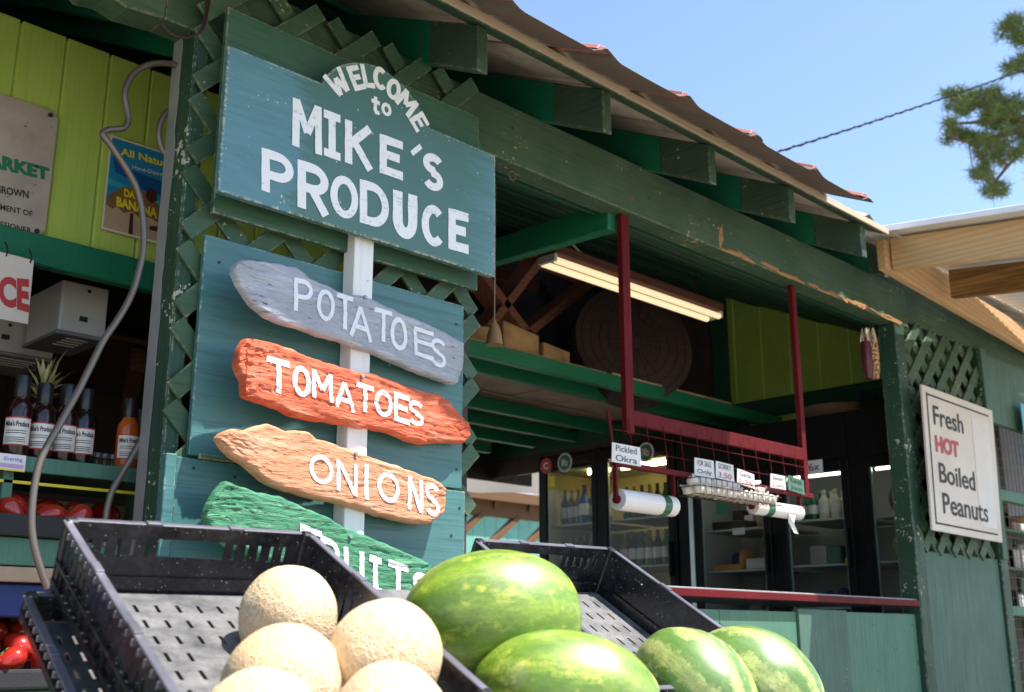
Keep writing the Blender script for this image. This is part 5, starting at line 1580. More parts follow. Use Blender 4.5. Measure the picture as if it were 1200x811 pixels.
# red hanging rack frame
YR = 2.44
RF = thing('hanging_rack', 'dark red metal frame hanging from the front beam with a wire grid', 'hanging rack', (3.6, YR, EYE + .57))
xa = onY(733, 380, YR).x; xb = onY(938, 450, YR).x
MB().box((xa - .022, YR - .012, EYE + .70), (xa + .022, YR + .012, ZB0 - .001)).build('upright', 'red_paint', RF, bev=.002)
MB().box((xb - .016, YR + .0, EYE + .60), (xb + .016, YR + .024, ZB0 - .001)).build('upright', 'red_paint', RF, bev=.002)
MB().box((xa + .023, YR - .008, EYE + .735), (xb - .017, YR + .010, EYE + .788)).build('cross_bar', 'red_paint', RF, bev=.002)
xl = onY(713, 546, YR).x; xr = onY(945, 578, YR).x
MB().box((xl, YR - .035, EYE + .572), (xr, YR - .015, EYE + .592)).build('lower_bar', 'red_paint', RF, bev=.002)
mb = MB(); x = xl
while x <= xr + .001:
    mb.tube([(x, YR - .03, EYE + .592), (x, YR - .014, EYE + .75)], .0014, 5, False); x += (xr - xl) / 13
for z in (.64, .70): mb.tube([(xl, YR - .025, EYE + z), (xr, YR - .025, EYE + z)], .0014, 5, False)
mb.tube([(xl, YR - .03, EYE + .58), (xl - .01, YR - .01, EYE + .77)], .005, 6)
mb.build('wire_grid', 'red_paint', RF)
def roll(pa, pb_, Y, r, label, tail):
    T = thing('bag_roll', label, 'bag roll', onY(pa[0], pa[1], Y), 'rolls of clear plastic bags under the red rack')
    a, b_ = onY(pa[0], pa[1], Y), onY(pb_[0], pb_[1], Y)
    L_ = b_.x - a.x; z = (a.z + b_.z) / 2; c = Vector((a.x, Y, z))
    MB().lathe([(r * .42, 0), (r * .97, 0), (r, .006), (r, L_ - .006), (r * .97, L_), (r * .42, L_)], c, 28, 'x').build('roll', 'roll', T, smooth=True)
    MB().lathe([(r * .40, -.012), (r * .40, L_ + .012)], c, 16, 'x').build('core', 'red_paint', T, smooth=True)
    s0 = .72 if not tail else .22
    MB().lathe([(r + .001, L_ * s0), (r + .001, L_ * (s0 + .13))], c, 28, 'x').build('band', 'jar_g', T, smooth=True)
    if tail:
        mb = MB(); 
        pts = [(L_ * .62, 0), (L_ * .80, 0), (L_ * .76, -.035), (L_ * .86, -.075), (L_ * .78, -.072), (L_ * .68, -.03)]
        mb.add([c + Vector((u, -r * 1.0 + .003 * i, v - r * .5)) for i, (u, v) in enumerate(pts)], [(0, 1, 2, 5), (5, 2, 3, 4)])
        mb.build('torn_end', 'roll', T, recalc=False)
    for x in (a.x - .016, b_.x + .004):
        MB().box((x, Y - .008, z - .012), (x + .010, Y + .008, EYE + .571)).build('hanger_arm', 'red_paint', T, bev=.001)
    return T
roll((724, 583), (788, 596), 2.42, .037, 'clear plastic bag roll with a green band under the left end of the red rack', False)
roll((882, 594), (936, 601), 2.42, .030, 'clear plastic bag roll with a torn dangling end, right of the garlic basket', True)
def card(pa, w, h, Y, lines, label, tilt=0, m='paper'):
    p = onY(pa[0], pa[1], Y)
    T = thing('price_card', label, 'price card', p, 'handwritten cards on the red rack')
    bl, br_, tr_, tl_ = p, p + Vector((w, 0, -tilt)), p + Vector((w - .008, -.004, h - tilt)), p + Vector((0, -.004, h))
    MB().prism([bl, br_, tr_, tl_], (0, .002, 0)).build('card', m, T)
    for i, (t, m2) in enumerate(lines):
        k = len(lines); v1 = 1 - (i + .18) / k; v0 = 1 - (i + .82) / k
        f = lambda u, v: quad(bl, br_, tr_, tl_, u, v)
        text_on('lettering', t, f(.12, v0), f(.85, v0), f(.85, v1), f(.12, v1), m2, T, .0)
    return T
card((717, 541), .16, .066, 2.40, [('Pickled', 'ink'), ('Okra', 'ink')], 'handwritten white card at the left end of the red rack')
card((814, 557), .128, .066, 2.398, [('FOR SALE', 'ink'), ('Only', 'ink')], 'white card above the garlic basket, leftmost of the middle three')
card((839, 560), .122, .064, 2.398, [('SORRY', 'ink'), ('3.50', 'ink_red')], 'white card with red figures in the middle of the red rack', .004)
card((864, 566), .122, .056, 2.398, [('Garlic', 'ink'), ('1.25', 'ink_red')], 'leaning white card, rightmost of the middle three', .012)
card((903, 571), .115, .055, 2.398, [('Sweet', 'ink'), ('Corn', 'ink_red')], 'small white card left of the green-grey leaflet')
card((924, 574), .125, .060, 2.396, [('Relish', 'ink'), ('Jam', 'ink')], 'grey-green leaflet at the right end of the red rack', .01, 'sage')
# garlic basket
GB = thing('wire_basket', 'wire basket of white garlic bulbs under the middle of the red rack', 'basket', onY(850, 580, 2.38))
bx0, bx1 = onY(808, 580, 2.38).x, onY(903, 590, 2.38).x; zb = EYE + .505
mb = MB()
for z in (zb, zb + .03, zb + .06):
    mb.tube([(bx0, 2.33, z), (bx1, 2.33, z), (bx1, 2.43, z), (bx0, 2.43, z), (bx0, 2.33, z)], .0018, 5, False)
x = bx0
while x <= bx1 + .001:
    mb.tube([(x, 2.33, zb + .06), (x, 2.33, zb), (x, 2.43, zb), (x, 2.43, zb + .06)], .0016, 4, False); x += .034
mb.build('wire_frame', 'wire', GB)
for x in (bx0 + .01, bx1 - .01): MB().tube([(x, 2.41, zb + .06), (x, 2.412, EYE + .574)], .0016, 5).build('hook', 'rust_wire', GB)
gb = MB().lathe([(0, -.019), (.012, -.018), (.021, -.006), (.020, .006), (.010, .015), (.004, .022), (.003, .03)], (0, 0, 0), 12).build('garlic_bulb', 'egg', None, smooth=True)
random.seed(31); first = True; x = bx0 + .022
while x < bx1 - .015:
    for y, dz in ((2.352, 0), (2.405, 0), (2.378, .030)):
        if dz and x > bx0 + .17 and random.random() < .5: continue
        o = gb if first else gb.copy()
        if not first: C.objects.link(o)
        first = False
        o.location = (x + random.uniform(-.004, .004), y, zb + .022 + dz); o.rotation_euler = (random.uniform(-1, 1), random.uniform(-1, 1), 0); o.scale = (1.05,) * 3
        tag(o, 'white garlic bulb heaped in the wire basket', 'garlic', 'garlic bulbs in the wire basket')
    x += .044

# dried corn on the corner post
for px, m, dy, lb, h in ((1014, 'corn_dark', .0, 'dark red dried corn cob hanging at the beam end, left of the speckled one', .205), (1022, 'corn_mix', -.02, 'speckled brown and cream dried corn cob hanging by the right post', .21)):
    p = onY(px, 396, 2.43 + dy); q_ = onY(px, 444, 2.43 + dy)
    T = thing('dried_corn', lb, 'corn', p, 'dried corn cobs hanging by the right post')
    L_ = p.z - q_.z; r_ = .025
    mb = MB(); mb.lathe([(0, -L_), (r_ * .6, -L_ * .97), (r_ * .9, -L_ * .8), (r_, -L_ * .4), (r_ * .95, -L_ * .1), (r_ * .6, 0)], p, 16).build('cob', m, T, smooth=True)
    for k in range(5):
        a = k * 1.3
        MB().add([p + Vector((r_ * math.cos(a), r_ * math.sin(a), -.02)), p + Vector((r_ * math.cos(a + .8), r_ * math.sin(a + .8), -.02)), p + Vector((.016 * math.cos(a + .5), .014 * math.sin(a + .5), .05)), p + Vector((.014 * math.cos(a), .012 * math.sin(a), .045))], [(0, 1, 2, 3)]).build('husk', 'eave_wood', T, recalc=False)

# ring hook under the beam and wire at the left beam
p = onY(600, 196, 2.44)
solo(MB().tube([p + Vector((.016 * math.sin(t), 0, -.03 + .016 * math.cos(t) - .0)) for t in [i * PI / 8 for i in range(17)]], .0025, 6, False).tube([(p.x, p.y, p.z - .014), (p.x, p.y, ZB0)], .0025, 5), 'ring_hook', 'rust_wire', p, 'small rusty ring hook under the front beam beside the main sign', 'hook')
pts = [onY(x, y, 2.352) for x, y in ((190, 28), (198, 38), (212, 44), (228, 42), (236, 34), (242, 10), (244, -10))]
solo(MB().tube(smooth(pts), .003, 6).tube(smooth([q + Vector((.006, .002, .006)) for q in pts[3:]]), .003, 6), 'loose_wire', 'wire', pts[0], 'dark loose wire twisted around the top of the left post', 'wire')

# ================================================================== FRIDGES
XF = 5.27
def fridge(label, Y0, Y1, top, doors, lit, edge=False, head=.085):
    lin = 'fridge_in_warm' if lit == 'warm' else 'fridge_in'
    F_ = thing('display_fridge', label, 'fridge', (XF + .3, (Y0 + Y1) / 2, 0), 'glass-door display fridges along the end wall')
    H = EYE + top; X1 = XF + .62
    for lo, hi, n, m in (((XF + .03, Y0, .0), (X1, Y0 + .03, H), 'side_panel', 'black_metal'), ((XF + .03, Y1 - .03, 0), (X1, Y1, H), 'side_panel', 'black_metal'),
                         ((XF + .03, Y0 + .031, H - .06), (X1, Y1 - .031, H), 'top_panel', 'black_metal'), ((X1 - .03, Y0 + .031, .1), (X1 - .001, Y1 - .031, H - .061), 'back_liner', lin),
                         ((XF + .03, Y0 + .031, .1), (X1 - .031, Y1 - .031, .25), 'base', 'black_metal')):
        MB().box(lo, hi).build(n, m, F_, bev=.004)
    for y in (Y0 + .031, Y1 - .039):
        MB().box((XF + .06, y, .26), (X1 - .035, y + .008, H - .065)).build('liner', lin, F_)
    MB().box((XF + .06, Y0 + .04, H - .072), (X1 - .035, Y1 - .04, H - .062)).build('liner', lin, F_)
    prev = Y0
    for (ya, yb) in doors:                              # glass openings
        D_ = thing('door', None, None); D_.parent = F_
        t_ = .045
        zt_ = H - head; zb2 = .32
        MB().box((XF, ya - t_, zb2 - .06), (XF + .03, ya, zt_ + .06)).build('frame', 'black_metal', D_, bev=.004)
        MB().box((XF, yb, zb2 - .06), (XF + .03, yb + t_, zt_ + .06)).build('frame', 'black_metal', D_, bev=.004)
        MB().box((XF, ya, zt_), (XF + .03, yb, zt_ + .06)).build('frame', 'black_metal', D_, bev=.004)
        if head > .1: MB().box((XF + .002, ya - .044, zt_ + .061), (XF + .029, yb + .044, H)).build('header', 'black_metal', D_)
        MB().box((XF, ya, zb2 - .06), (XF + .03, yb, zb2)).build('frame', 'black_metal', D_, bev=.004)
        MB().add([(XF + .012, ya, zb2), (XF + .012, yb, zb2), (XF + .012, yb, zt_), (XF + .012, ya, zt_)], [(0, 1, 2, 3)]).build('glass', 'glass', D_)
        for yy in (ya + .001, yb - .007): MB().box((XF + .014, yy, zb2 + .001), (XF + .026, yy + .006, zt_ - .001)).build('gasket', 'fridge_edge' if edge else 'grey_metal', D_)
        MB().box((XF - .03, ya - .03, EYE + .35), (XF - .001, ya - .015, EYE + .55)).build('handle', 'black_metal', D_, bev=.004)
    for i in range(len(doors) - 1):
        pass
    cuts = [Y0] + [v for d in sorted(doors) for v in (d[0] - .045, d[1] + .045)] + [Y1]
    for i in range(0, len(cuts), 2):
        if cuts[i + 1] - cuts[i] > .004:
            MB().box((XF + .004, cuts[i], .1), (XF + .029, cuts[i + 1], H)).build('mullion', 'black_metal', F_, bev=.003)
    for (ya, yb) in doors:
        if lit == 'warm': MB().tube([(XF + .16, ya - .02, H - .125), (XF + .16, ya + (yb - ya) * (.40 if ya > doors[-1][0] + .1 else 1.0), H - .125)], .012, 10).build('lamp', 'fridge_lamp', F_)
        elif lit: MB().tube([(XF + .08, ya, H - head - .002), (XF + .08, yb, H - head - .002)], .008, 10).build('lamp', 'fridge_fill_cool', F_)  # added fill tube, kept out of sight behind the door frame
    return F_, H
def dY(pa, pb_, y=600, X=XF):
    a, b_ = onX(pa, y, X).y, onX(pb_, y, X).y
    return (min(a, b_), max(a, b_))
dA = [dY(640, 693), dY(711, 782)]
dB = [dY(820, 893), dY(921, 988), dY(1022, 1062)]
FA, HA = fridge('taller two-door black fridge of drinks lit warm yellow, left of the pair', dA[1][0] - .06, dA[0][1] + .07, 1.17, dA, 'warm')
FB, HB = fridge('lower three-door black fridge behind the counter, next to the right post', dB[2][0] - .06, dA[1][0] - .075, 1.155, dB, True, True, .305)
bpy.data.materials['fridge_lamp_tube']  # lamp stays in the fridge
MB().box((XF - .004, dB[0][1] + .046, .3), (XF + .003, dB[0][1] + .075, HB - .30)).build('aluminium_edge', 'fridge_edge', FB)
def shelf(F_, d, z, t=.012, tagc=False):
    MB().box((XF + .07, d[0] - .02, z - t), (XF + .56, d[1] + .02, z)).build('shelf', 'fridge_in', F_, bev=.002)
    if tagc: MB().box((XF + .062, d[0] + .16, z - .035), (XF + .066, d[0] + .24, z + .002)).build('shelf_tag', 'paper', F_)
def bot(mat, r, h):
    o = MB().lathe([(r * .9, 0), (r, .004), (r, h * .6), (r * .45, h * .78), (r * .38, h * .82), (r * .42, h * .84), (r * .42, h), (0, h)], (0, 0, 0), 14).build('drink_bottle', mat, None, smooth=True)
    return o
protos = {}
def putb(kind, r, h, mat, x, y, z, label, grp, cat='bottle', name='drink_bottle'):
    k = (kind, mat)
    if k not in protos:
        o = protos[k] = bot(mat, r, h); o.name = name
        lb_ = MB().lathe([(r + .0006, h * .2), (r + .0006, h * .5)], (0, 0, 0), 14).build('label', 'tag_label' if mat != 'bottle_blue' else 'paper', o, smooth=True)
    else: o = copy_tree(protos[k])
    o.location = (x, y, z); tag(o, label, cat, grp)
random.seed(12)
z1 = onX(665, 615, XF + .1).z; z2 = onX(665, 668, XF + .1).z
for d, nm in ((dA[0], 'left'), (dA[1], 'right')):
    for zz in (z1, z2, z1 + .36, z2 - .28):
        shelf(FA, d, zz)
def rowb(d, z, xs_, mats, h, r, door, lab):
    for x in xs_:
        y = d[0] + r + .005
        while y < d[1] - r:
            putb('b' + str(h), r, h, random.choice(mats), x, y, z, lab, 'bottles in the %s' % door); y += 2 * r + .008
rowb(dA[0], z1, (XF + .12, XF + .19), ['bottle_brown', 'bottle_brown', 'bottle_amber'], .225, .026, 'left fridge door upper shelf', 'dark drink bottle on the upper shelf of the left fridge door')
putb('b', .034, .24, 'bottle_blue', XF + .085, dA[0][0] + .13, z1, 'blue drink bottle on the upper shelf of the left fridge door', None)
rowb(dA[0], z2, (XF + .11, XF + .19), ['bottle_brown', 'bottle_amber', 'bottle_brown'], .215, .026, 'left fridge door lower shelf', 'brown drink bottle on the lower shelf of the left fridge door')
rowb(dA[1], z1 - .0, (XF + .11, XF + .19), ['bottle_amber', 'bottle_brown', 'jar_g', 'bottle_amber'], .20, .026, 'second fridge door upper shelf', 'amber drink bottle behind the plastic bag roll')
rowb(dA[1], z2 - .0, (XF + .11, XF + .19), ['jar_g', 'bottle_amber', 'bottle_brown'], .21, .028, 'second fridge door lower shelf', 'green or amber bottle on the lower shelf behind the bag roll')
# stickers on the doors
def sticker(px, py, r, m, txt, F_, m2='paper'):
    p = onX(px, py, XF - .002)
    mb = MB().lathe([(r, -.0015), (r, 0)], p, 24, 'x'); mb.build('sticker', m, F_, recalc=True)
    MB().lathe([(r * .82, -.0022), (r * .82, -.0016)], p, 24, 'x').build('sticker_ring', m if m == 'ink_red' else 'ink_green', F_)
    e = r * .42; o_ = Vector((-.0035, 0, 0))
    text_on('lettering', txt, p + Vector((0, e, -e)), p + Vector((0, -e, -e)), p + Vector((0, -e, e)), p + Vector((0, e, e)), m2, F_, .03, off=o_)
sticker(640, 546, .052, 'ink_red', 'C', FA); sticker(662, 542, .062, 'paper', 'Mo', FA); sticker(757, 530, .060, 'paper', 'Mo', FA)
p = onX(646, 564, XF - .002)
MB().box((p.x, p.y - .03, p.z - .04), (p.x + .0015, p.y + .03, p.z + .03)).build('sticker', 'yellow', FA)
# lower fridge goods
s1 = onX(860, 620, XF + .08).z; s2 = onX(860, 668, XF + .08).z; t1 = onX(950, 609, XF + .08).z; t2 = onX(950, 662, XF + .08).z
shelf(FB, dB[0], s1, tagc=True); shelf(FB, dB[0], s2); shelf(FB, dB[1], t1); shelf(FB, dB[1], t2); shelf(FB, dB[2], t1 - .01); shelf(FB, dB[2], t2)
shelf(FB, dB[1], t2 - .22); shelf(FB, dB[0], s2 - .22)
y = dB[1][0] + .03; i = 0
while y < dB[1][1] - .03:
    m = ['jar_w', 'jar_w', 'jar_w', 'jar_g', 'jar_g', 'jar_g'][min(5, i)]
    for x in (XF + .11, XF + .2):
        putb('j', .030, .155, m, x, y, t1, 'cream labelled bottle on the top shelf of the middle fridge door' if m == 'jar_w' else 'dark green bottle on the top shelf of the middle fridge door', 'cream bottles, middle fridge door' if m == 'jar_w' else 'green bottles, middle fridge door')
    y += .068; i += 1
def goods(name, mat, d, f0, f1, z, h, label, cat, x=XF + .1, dep=.14, round_=False):
    y0, y1 = d[0] + (d[1] - d[0]) * f0, d[0] + (d[1] - d[0]) * f1
    c = Vector((x + dep / 2, (y0 + y1) / 2, z))
    if round_: mb = MB().ball(c + Vector((0, 0, h / 2)), dep / 2, (y1 - y0) / 2, h / 2, 16, 10)
    else:
        mb = MB().box((x, y0, z), (x + dep, y1, z + h))
    return solo(mb, name, mat, c, label, cat, bev=0 if round_ else .006, smooth=round_)
goods('food_carton', 'bread', dB[0], .55, .98, s2, .035, 'low orange carton on the lower shelf of the first low fridge door', 'carton')
goods('food_jar', 'bread', dB[0], .50, .60, s2, .12, 'upright orange-topped jar on the lower shelf of the first low fridge door', 'jar', round_=True)
goods('food_tub', 'tag_label', dB[0], .12, .46, s2, .06, 'small cream tub on the lower shelf of the first low fridge door', 'tub')
goods('meat_pack', 'dark_brown', dB[0], .45, .98, s1, .05, 'dark packet on the top shelf of the first low fridge door', 'packet')
goods('clear_bag', 'goods_grey', dB[0], .02, .34, s1, .13, 'grey-brown bag of produce on the top shelf by the fridge mullion', 'bag', round_=True)
goods('food_box', 'goods_grey', dB[1], .52, .80, t2, .10, 'pale box on the lower shelf of the middle fridge door', 'box')
goods('food_box', 'sage_dark', dB[1], .26, .50, t2, .095, 'dark grey-green box beside the pale box in the middle fridge door', 'box')
goods('purple_bag', 'purple', dB[1], .0, .24, t2 + .03, .12, 'purple bag on the lower shelf of the middle fridge door', 'bag', round_=True)
goods('yellow_tray', 'yellow', dB[1], .0, .2, t2, .03, 'bright yellow tray under the purple bag', 'tray')
goods('produce_bag', 'basket', dB[2], .1, .9, t1 - .01, .18, 'dark reddish bag in the fridge next to the right post', 'bag', round_=True)
goods('produce_bag', 'dark_dry', dB[2], .1, .9, t2, .16, 'yellowish green bag in the fridge next to the right post', 'bag', round_=True)
random.seed(90)
for di, zs_ in ((0, (s1, s2, s2 - .22)), (1, (t2, t2 - .22)), (2, (t1 - .01, t2))):
    for zz in zs_:
        y = dB[di][0] + .01
        while y < dB[di][1] - .05:
            w = random.uniform(.045, .08); h = random.uniform(.05, .13)
            m = random.choice(['goods_grey', 'tag_label', 'bread', 'jar_g', 'sage_dark', 'purple', 'dark_brown'])
            x = XF + .26
            if random.random() < .5: mb = MB().box((x, y, zz), (x + .07, y + w, zz + h))
            else: mb = MB().lathe([(w * .42, 0), (w * .45, .004), (w * .45, h * .8), (w * .3, h * .9), (w * .3, h), (0, h)], (x + .04, y + w / 2, zz), 14)
            solo(mb, 'stored_food', m, (x, y, zz), 'small dim food packet at the back of a shelf in the low fridge', 'packet', 'food packets at the back of the low fridge', bev=.003)
            y += w + .012
p = onX(846, 590, XF - .002)
MB().box((p.x - .001, p.y - .04, p.z - .06), (p.x + .001, p.y + .04, p.z + .04)).build('green_notice', 'ink_green', FB)
p = onX(954, 547, XF - .02)
NC = thing('paper_notice', 'small white paper notice stuck on the black fridge header', 'notice', p)
MB().box((p.x, p.y - .05, p.z - .035), (p.x + .002, p.y + .05, p.z + .035)).build('sheet', 'paper', NC)
text_on('lettering', '6x', p + Vector((0, .03, -.02)), p + Vector((0, -.03, -.02)), p + Vector((0, -.03, .02)), p + Vector((0, .03, .02)), 'ink', NC, .0, off=(-.002, 0, 0))
# basket and black crate on the fridge
ytop = onX(955, 480, XF + .3).y
zt_ = HB
BK = thing('wicker_basket', 'shallow brown wicker basket lying on top of the low fridge', 'basket', (XF + .3, 3.0, zt_))
MB().lathe([(.16, 0), (.20, .02), (.215, .07), (.205, .07), (.19, .025), (.15, .012)], (XF + .3, 3.0, zt_ + .001), 30).build('bowl', 'basket', BK, smooth=True)
mb = MB()
mb.tube([(XF + .3 + .214 * math.cos(t * PI / 16), 3.0 + .214 * math.sin(t * PI / 16), zt_ + .072) for t in range(33)], .009, 6, False)
mb.build('rim', 'basket', BK, smooth=True)
MB().box((XF + .03, 2.46, zt_ + .001), (XF + .6, 2.70, zt_ + .004)).build('dust_sheet', 'black_metal', FB)
G2 = thing('small_crate', 'small black slatted crate on the low fridge next to the post', 'crate', (XF + .25, 2.62, zt_ + .004))
for k in range(5): MB().box((XF + .1, 2.52, zt_ + .006 + .024 * k), (XF + .106, 2.76, zt_ + .018 + .024 * k)).build('slat', 'black_metal', G2)
for k in range(7): MB().box((XF + .107, 2.52 + .038 * k, zt_ + .005), (XF + .112, 2.532 + .038 * k, zt_ + .125)).build('slat', 'black_metal', G2)
MB().box((XF + .113, 2.52, zt_ + .005), (XF + .40, 2.526, zt_ + .12)).build('side', 'black_metal', G2)
MB().box((XF + .113, 2.754, zt_ + .005), (XF + .40, 2.76, zt_ + .12)).build('side', 'black_metal', G2)

# far-right window goods
WS = thing('display_shelf', 'grey shelf of bric-a-brac behind the wire mesh window at far right', 'shelf', (6.9, 2.75, 0))
for z in (.62, .40, .15): MB().box((6.25, 2.55, EYE + z - .015), (7.7, 2.95, EYE + z)).build('shelf', 'sage_dark', WS)
for x in (6.25, 7.66): MB().box((x, 2.9, 0), (x + .04, 2.95, EYE + .7)).build('leg', 'sage_dark', WS)
random.seed(6)
for z in (.62, .40, .15):
    x = 6.32
    while x < 7.6:
        w = random.uniform(.06, .11); h = random.uniform(.05, .13)
        solo(MB().box((x, 2.60, EYE + z + .001), (x + w, 2.72, EYE + z + h)), 'shelf_box', random.choice(['goods_grey', 'goods_grey', 'loft_deck', 'tag_label']), (x, 2.6, EYE + z), 'small dim packet on the shelf behind the wire mesh window', 'packet', 'packets behind the mesh window', bev=.004)
        x += w + random.uniform(.01, .05)
a = onY(1192, 448, 2.38)
solo(MB().box((a.x, 2.375, EYE + .93), (a.x + .4, 2.38, EYE + 1.33)), 'side_poster', 'sky_print', (a.x, 2.38, EYE + .93), 'pale blue poster edge on the window at the right border', 'poster')

# ================================================================== YARD BEHIND
AW = thing('white_awning', 'sagging off-white cloth awning in the yard seen below the loft', 'awning', (8.2, 8.6, 0))
nx, ny = 26, 8; vs = []
for j in range(ny + 1):
    for i in range(nx + 1):
        u, v = i / nx, j / ny
        x = 6.6 + 4.2 * u; y = 8.3 + .1 * v; z = EYE + 1.50 + .45 * v + .035 * math.sin(u * 17 + v * 2) * (1 - v) - .03 * math.sin(PI * ((u * 3) % 1))
        vs.append((x, y + .05 * math.sin(u * 23), z))
MB().add(vs, [(j * (nx + 1) + i, j * (nx + 1) + i + 1, (j + 1) * (nx + 1) + i + 1, (j + 1) * (nx + 1) + i) for j in range(ny) for i in range(nx)]).build('cloth', 'cloth_white', AW, smooth=True)
MB().box((6.6, 8.42, EYE + 1.95), (10.8, 8.48, EYE + 2.01)).build('pole', 'grey_metal', AW)
for x in (6.62, 10.7): MB().box((x, 8.43, 0), (x + .06, 8.47, EYE + 1.95)).build('pole', 'grey_metal', AW)
GZ = thing('garden_shelter', 'brown timber shelter roof in the back yard under the awning', 'shelter', (9.5, 9.8, 0))
MB().box((7.2, 9.6, EYE + 1.42), (12.4, 9.68, EYE + 1.60)).build('beam', 'gazebo', GZ)
MB().box((7.2, 9.5, EYE + 1.60), (12.4, 9.6, EYE + 1.72)).build('beam', 'gazebo', GZ)
for x in (7.6, 8.7, 9.3, 9.9, 11.0):
    MB().beam((x, 9.55, EYE + 1.57), (x + .5, 10.9, EYE + 2.05), .06, .12).build('rafter', 'gazebo', GZ)
    MB().beam((x, 9.64, EYE + 1.12), (x + .42, 9.64, EYE + 1.44), .06, .10, up=(0, -1, 0)).build('brace', 'gazebo', GZ)
for x in (7.6, 12.2): MB().box((x - .05, 9.6, 0), (x + .05, 9.7, EYE + 1.42)).build('post', 'gazebo', GZ)
TW = thing('teal_shed', 'pale teal board-sided shed beyond the yard fence', 'shed', (13, 13, 0))
for i in range(34): MB().box((8.0 + .25 * i, 12.6, 0), (8.0 + .25 * i + .243, 12.64, 2.9)).build('board', 'teal_wall', TW)
MB().box((8.0, 12.64, 0), (16.5, 15.0, 2.85)).build('body', 'teal_wall', TW)
MB().add([(7.8, 12.4, 2.92), (16.7, 12.4, 2.92), (16.7, 15.2, 3.6), (7.8, 15.2, 3.6), (7.8, 12.4, 2.98), (16.7, 12.4, 2.98), (16.7, 15.2, 3.66), (7.8, 15.2, 3.66)], [(3, 2, 1, 0), (4, 5, 6, 7), (0, 1, 5, 4), (1, 2, 6, 5), (2, 3, 7, 6), (3, 0, 4, 7)]).build('roof', 'roof_red', TW)
FC = thing('wire_fence', 'wire grid fence in front of the pale teal shed', 'fence', (9.5, 10.8, 0))
mb = MB()
for i in range(60): mb.tube([(7.0 + .1 * i, 10.8, 0), (7.0 + .1 * i, 10.8, 2.0)], .004, 4, False)
for i in range(14): mb.tube([(7.0, 10.8, .15 * i + .02), (12.9, 10.8, .15 * i + .02)], .004, 4, False)
mb.build('wire_grid', 'black_metal', FC)
for x in (7.0, 12.9): MB().box((x - .04, 10.76, 0), (x + .04, 10.84, 2.1)).build('post', 'gazebo', FC)

# ================================================================== CABLE AND PINE
ca = atD(905, 180, 9.5); cb = atD(1166, 94, 13.0); d = cb - ca
pts = []
for i in range(61):
    t = -1.6 + 4.0 * i / 60
    p = ca + d * t; p.z += .05 * ((t - .5) ** 2 - .25); pts.append(p)
mb = MB(); mb.tube(pts, .0085, 6)
tw = []
for i in range(700):
    t = i / 699 * (len(pts) - 1); k = min(int(t), len(pts) - 2); p = pts[k].lerp(pts[k + 1], t - k)
    a = i * .8; dd = d.normalized(); s_ = dd.cross(Vector((0, 0, 1))).normalized(); u_ = s_.cross(dd)
    tw.append(p + (s_ * math.cos(a) + u_ * math.sin(a)) * .009)
mb.tube(tw, .007, 4, False)
solo(mb, 'overhead_cable', 'cable', pts[0], 'dark twisted overhead cable running from behind the roof to the pine', 'cable')

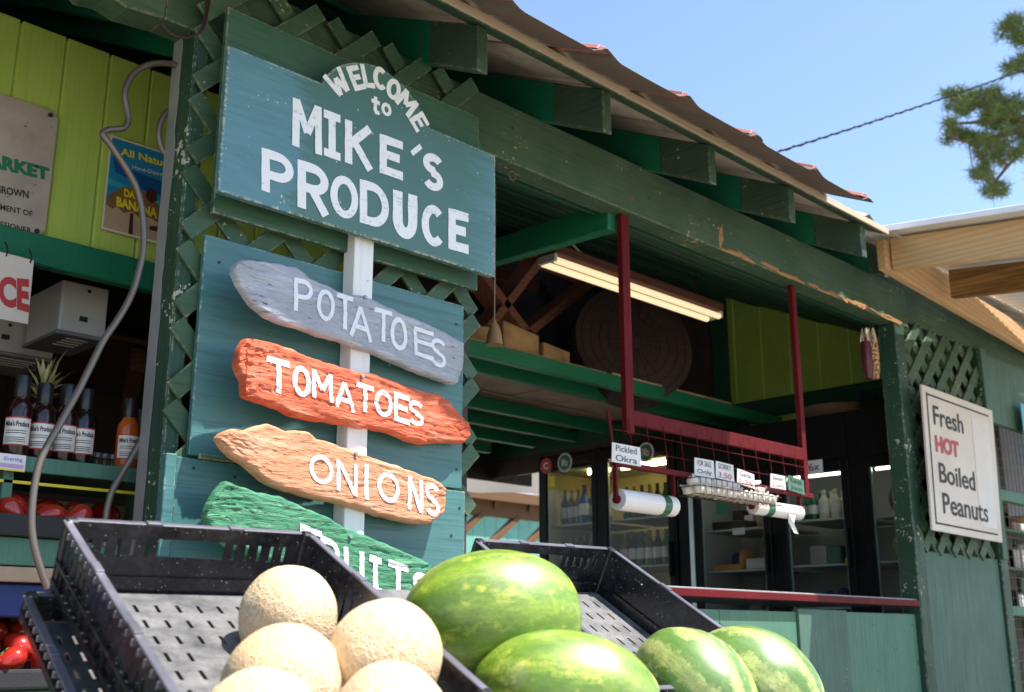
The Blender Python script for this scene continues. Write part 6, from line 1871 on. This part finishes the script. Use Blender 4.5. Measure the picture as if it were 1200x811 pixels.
random.seed(77)
PT = thing('pine_tree', 'tall pine with airy clumps of needles reaching in at the upper right', 'tree', (0, 0, 0))
base = atD(1330, 150, 19.0); PT.location = (base.x, base.y, 0)
tr_pts = [Vector((base.x + .25 * math.sin(z * .5), base.y + .2 * math.cos(z * .4), z)) for z in [0, 2, 4, 6, 8, 9.5, 11, 12.5, 14, 15.5]]
MB().tube(tr_pts, [.24, .22, .20, .18, .15, .13, .11, .08, .05, .02], 14).build('trunk', 'bark', PT, smooth=True)
clumps = []
for cx, cy, rx, ry, n in ((1187, 36, 16, 17, 16), (1192, 76, 12, 12, 9), (1160, 122, 38, 16, 40), (1122, 118, 16, 13, 12), (1116, 146, 8, 8, 5), (1122, 162, 14, 7, 8), (1175, 140, 24, 15, 26), (1152, 165, 14, 10, 10), (1172, 182, 26, 13, 22), (1150, 206, 12, 8, 9), (1166, 222, 14, 7, 9), (1198, 168, 10, 12, 8),
                        (1240, 40, 50, 30, 46), (1250, 110, 50, 30, 46), (1245, 190, 45, 26, 36), (1330, 20, 60, 50, 40), (1400, 120, 60, 60, 44), (1330, -80, 60, 50, 40), (1260, -60, 40, 30, 20), (1400, 210, 50, 30, 20)):
    for i in range(n):
        a = random.uniform(0, 6.28); q_ = math.sqrt(random.random())
        clumps.append((cx + rx * q_ * math.cos(a), cy + ry * q_ * math.sin(a), 19 + random.uniform(-.9, .9)))
pos = [atD(*c) for c in clumps]
# limbs
limbs = [((1330, 150), (1250, 175), (1200, 178), (1162, 218)), ((1330, 120), (1265, 130), (1200, 140), (1112, 145)), ((1330, 60), (1270, 70), (1215, 85), (1180, 78)), ((1330, 20), (1260, 30), (1210, 40), (1180, 35)), ((1200, 150), (1170, 160), (1140, 165), (1118, 163)), ((1200, 140), (1170, 128), (1140, 118), (1114, 116)),
         ((1330, 160), (1380, 150), (1420, 140), (1450, 120)), ((1330, -20), (1300, -60), (1270, -70), (1240, -60))]
for l in limbs:
    P_ = [atD(x, y, 19 + .25 * math.sin(i * 2)) for i, (x, y) in enumerate(l)]
    sp = smooth(P_, 6); n = len(sp)
    MB().tube(sp, [.055 * (1 - .8 * i / n) + .008 for i in range(n)], 7).build('branch', 'bark', PT, smooth=True)
allp = [q_ for l in limbs for q_ in smooth([atD(x, y, 19 + .25 * math.sin(i * 2)) for i, (x, y) in enumerate(l)], 5)]
mb = MB(); vs = []; fs = []
tw_ = MB()
for p in pos:
    near = min(allp, key=lambda q_: (q_ - p).length)
    tw_.tube([near, near.lerp(p, .5) + Vector((0, 0, random.uniform(-.05, .05))), p], [.014, .010, .006], 4, False)
    for k in range(72):
        dd = Vector((random.gauss(0, 1), random.gauss(0, 1), random.gauss(.25, .8))).normalized()
        L_ = random.uniform(.11, .22); s_ = dd.cross(Vector((random.random(), random.random(), random.random()))).normalized() * .0065
        o_ = p + Vector((random.gauss(0, .05), random.gauss(0, .05), random.gauss(0, .04)))
        n = len(vs); vs += [o_ - s_, o_ + s_, o_ + dd * L_]; fs.append((n, n + 1, n + 2))
tw_.build('twigs', 'bark', PT)['kind'] = 'stuff'
mb.add(vs, fs); mb.build('crown', 'needle', PT, recalc=False)['kind'] = 'stuff'
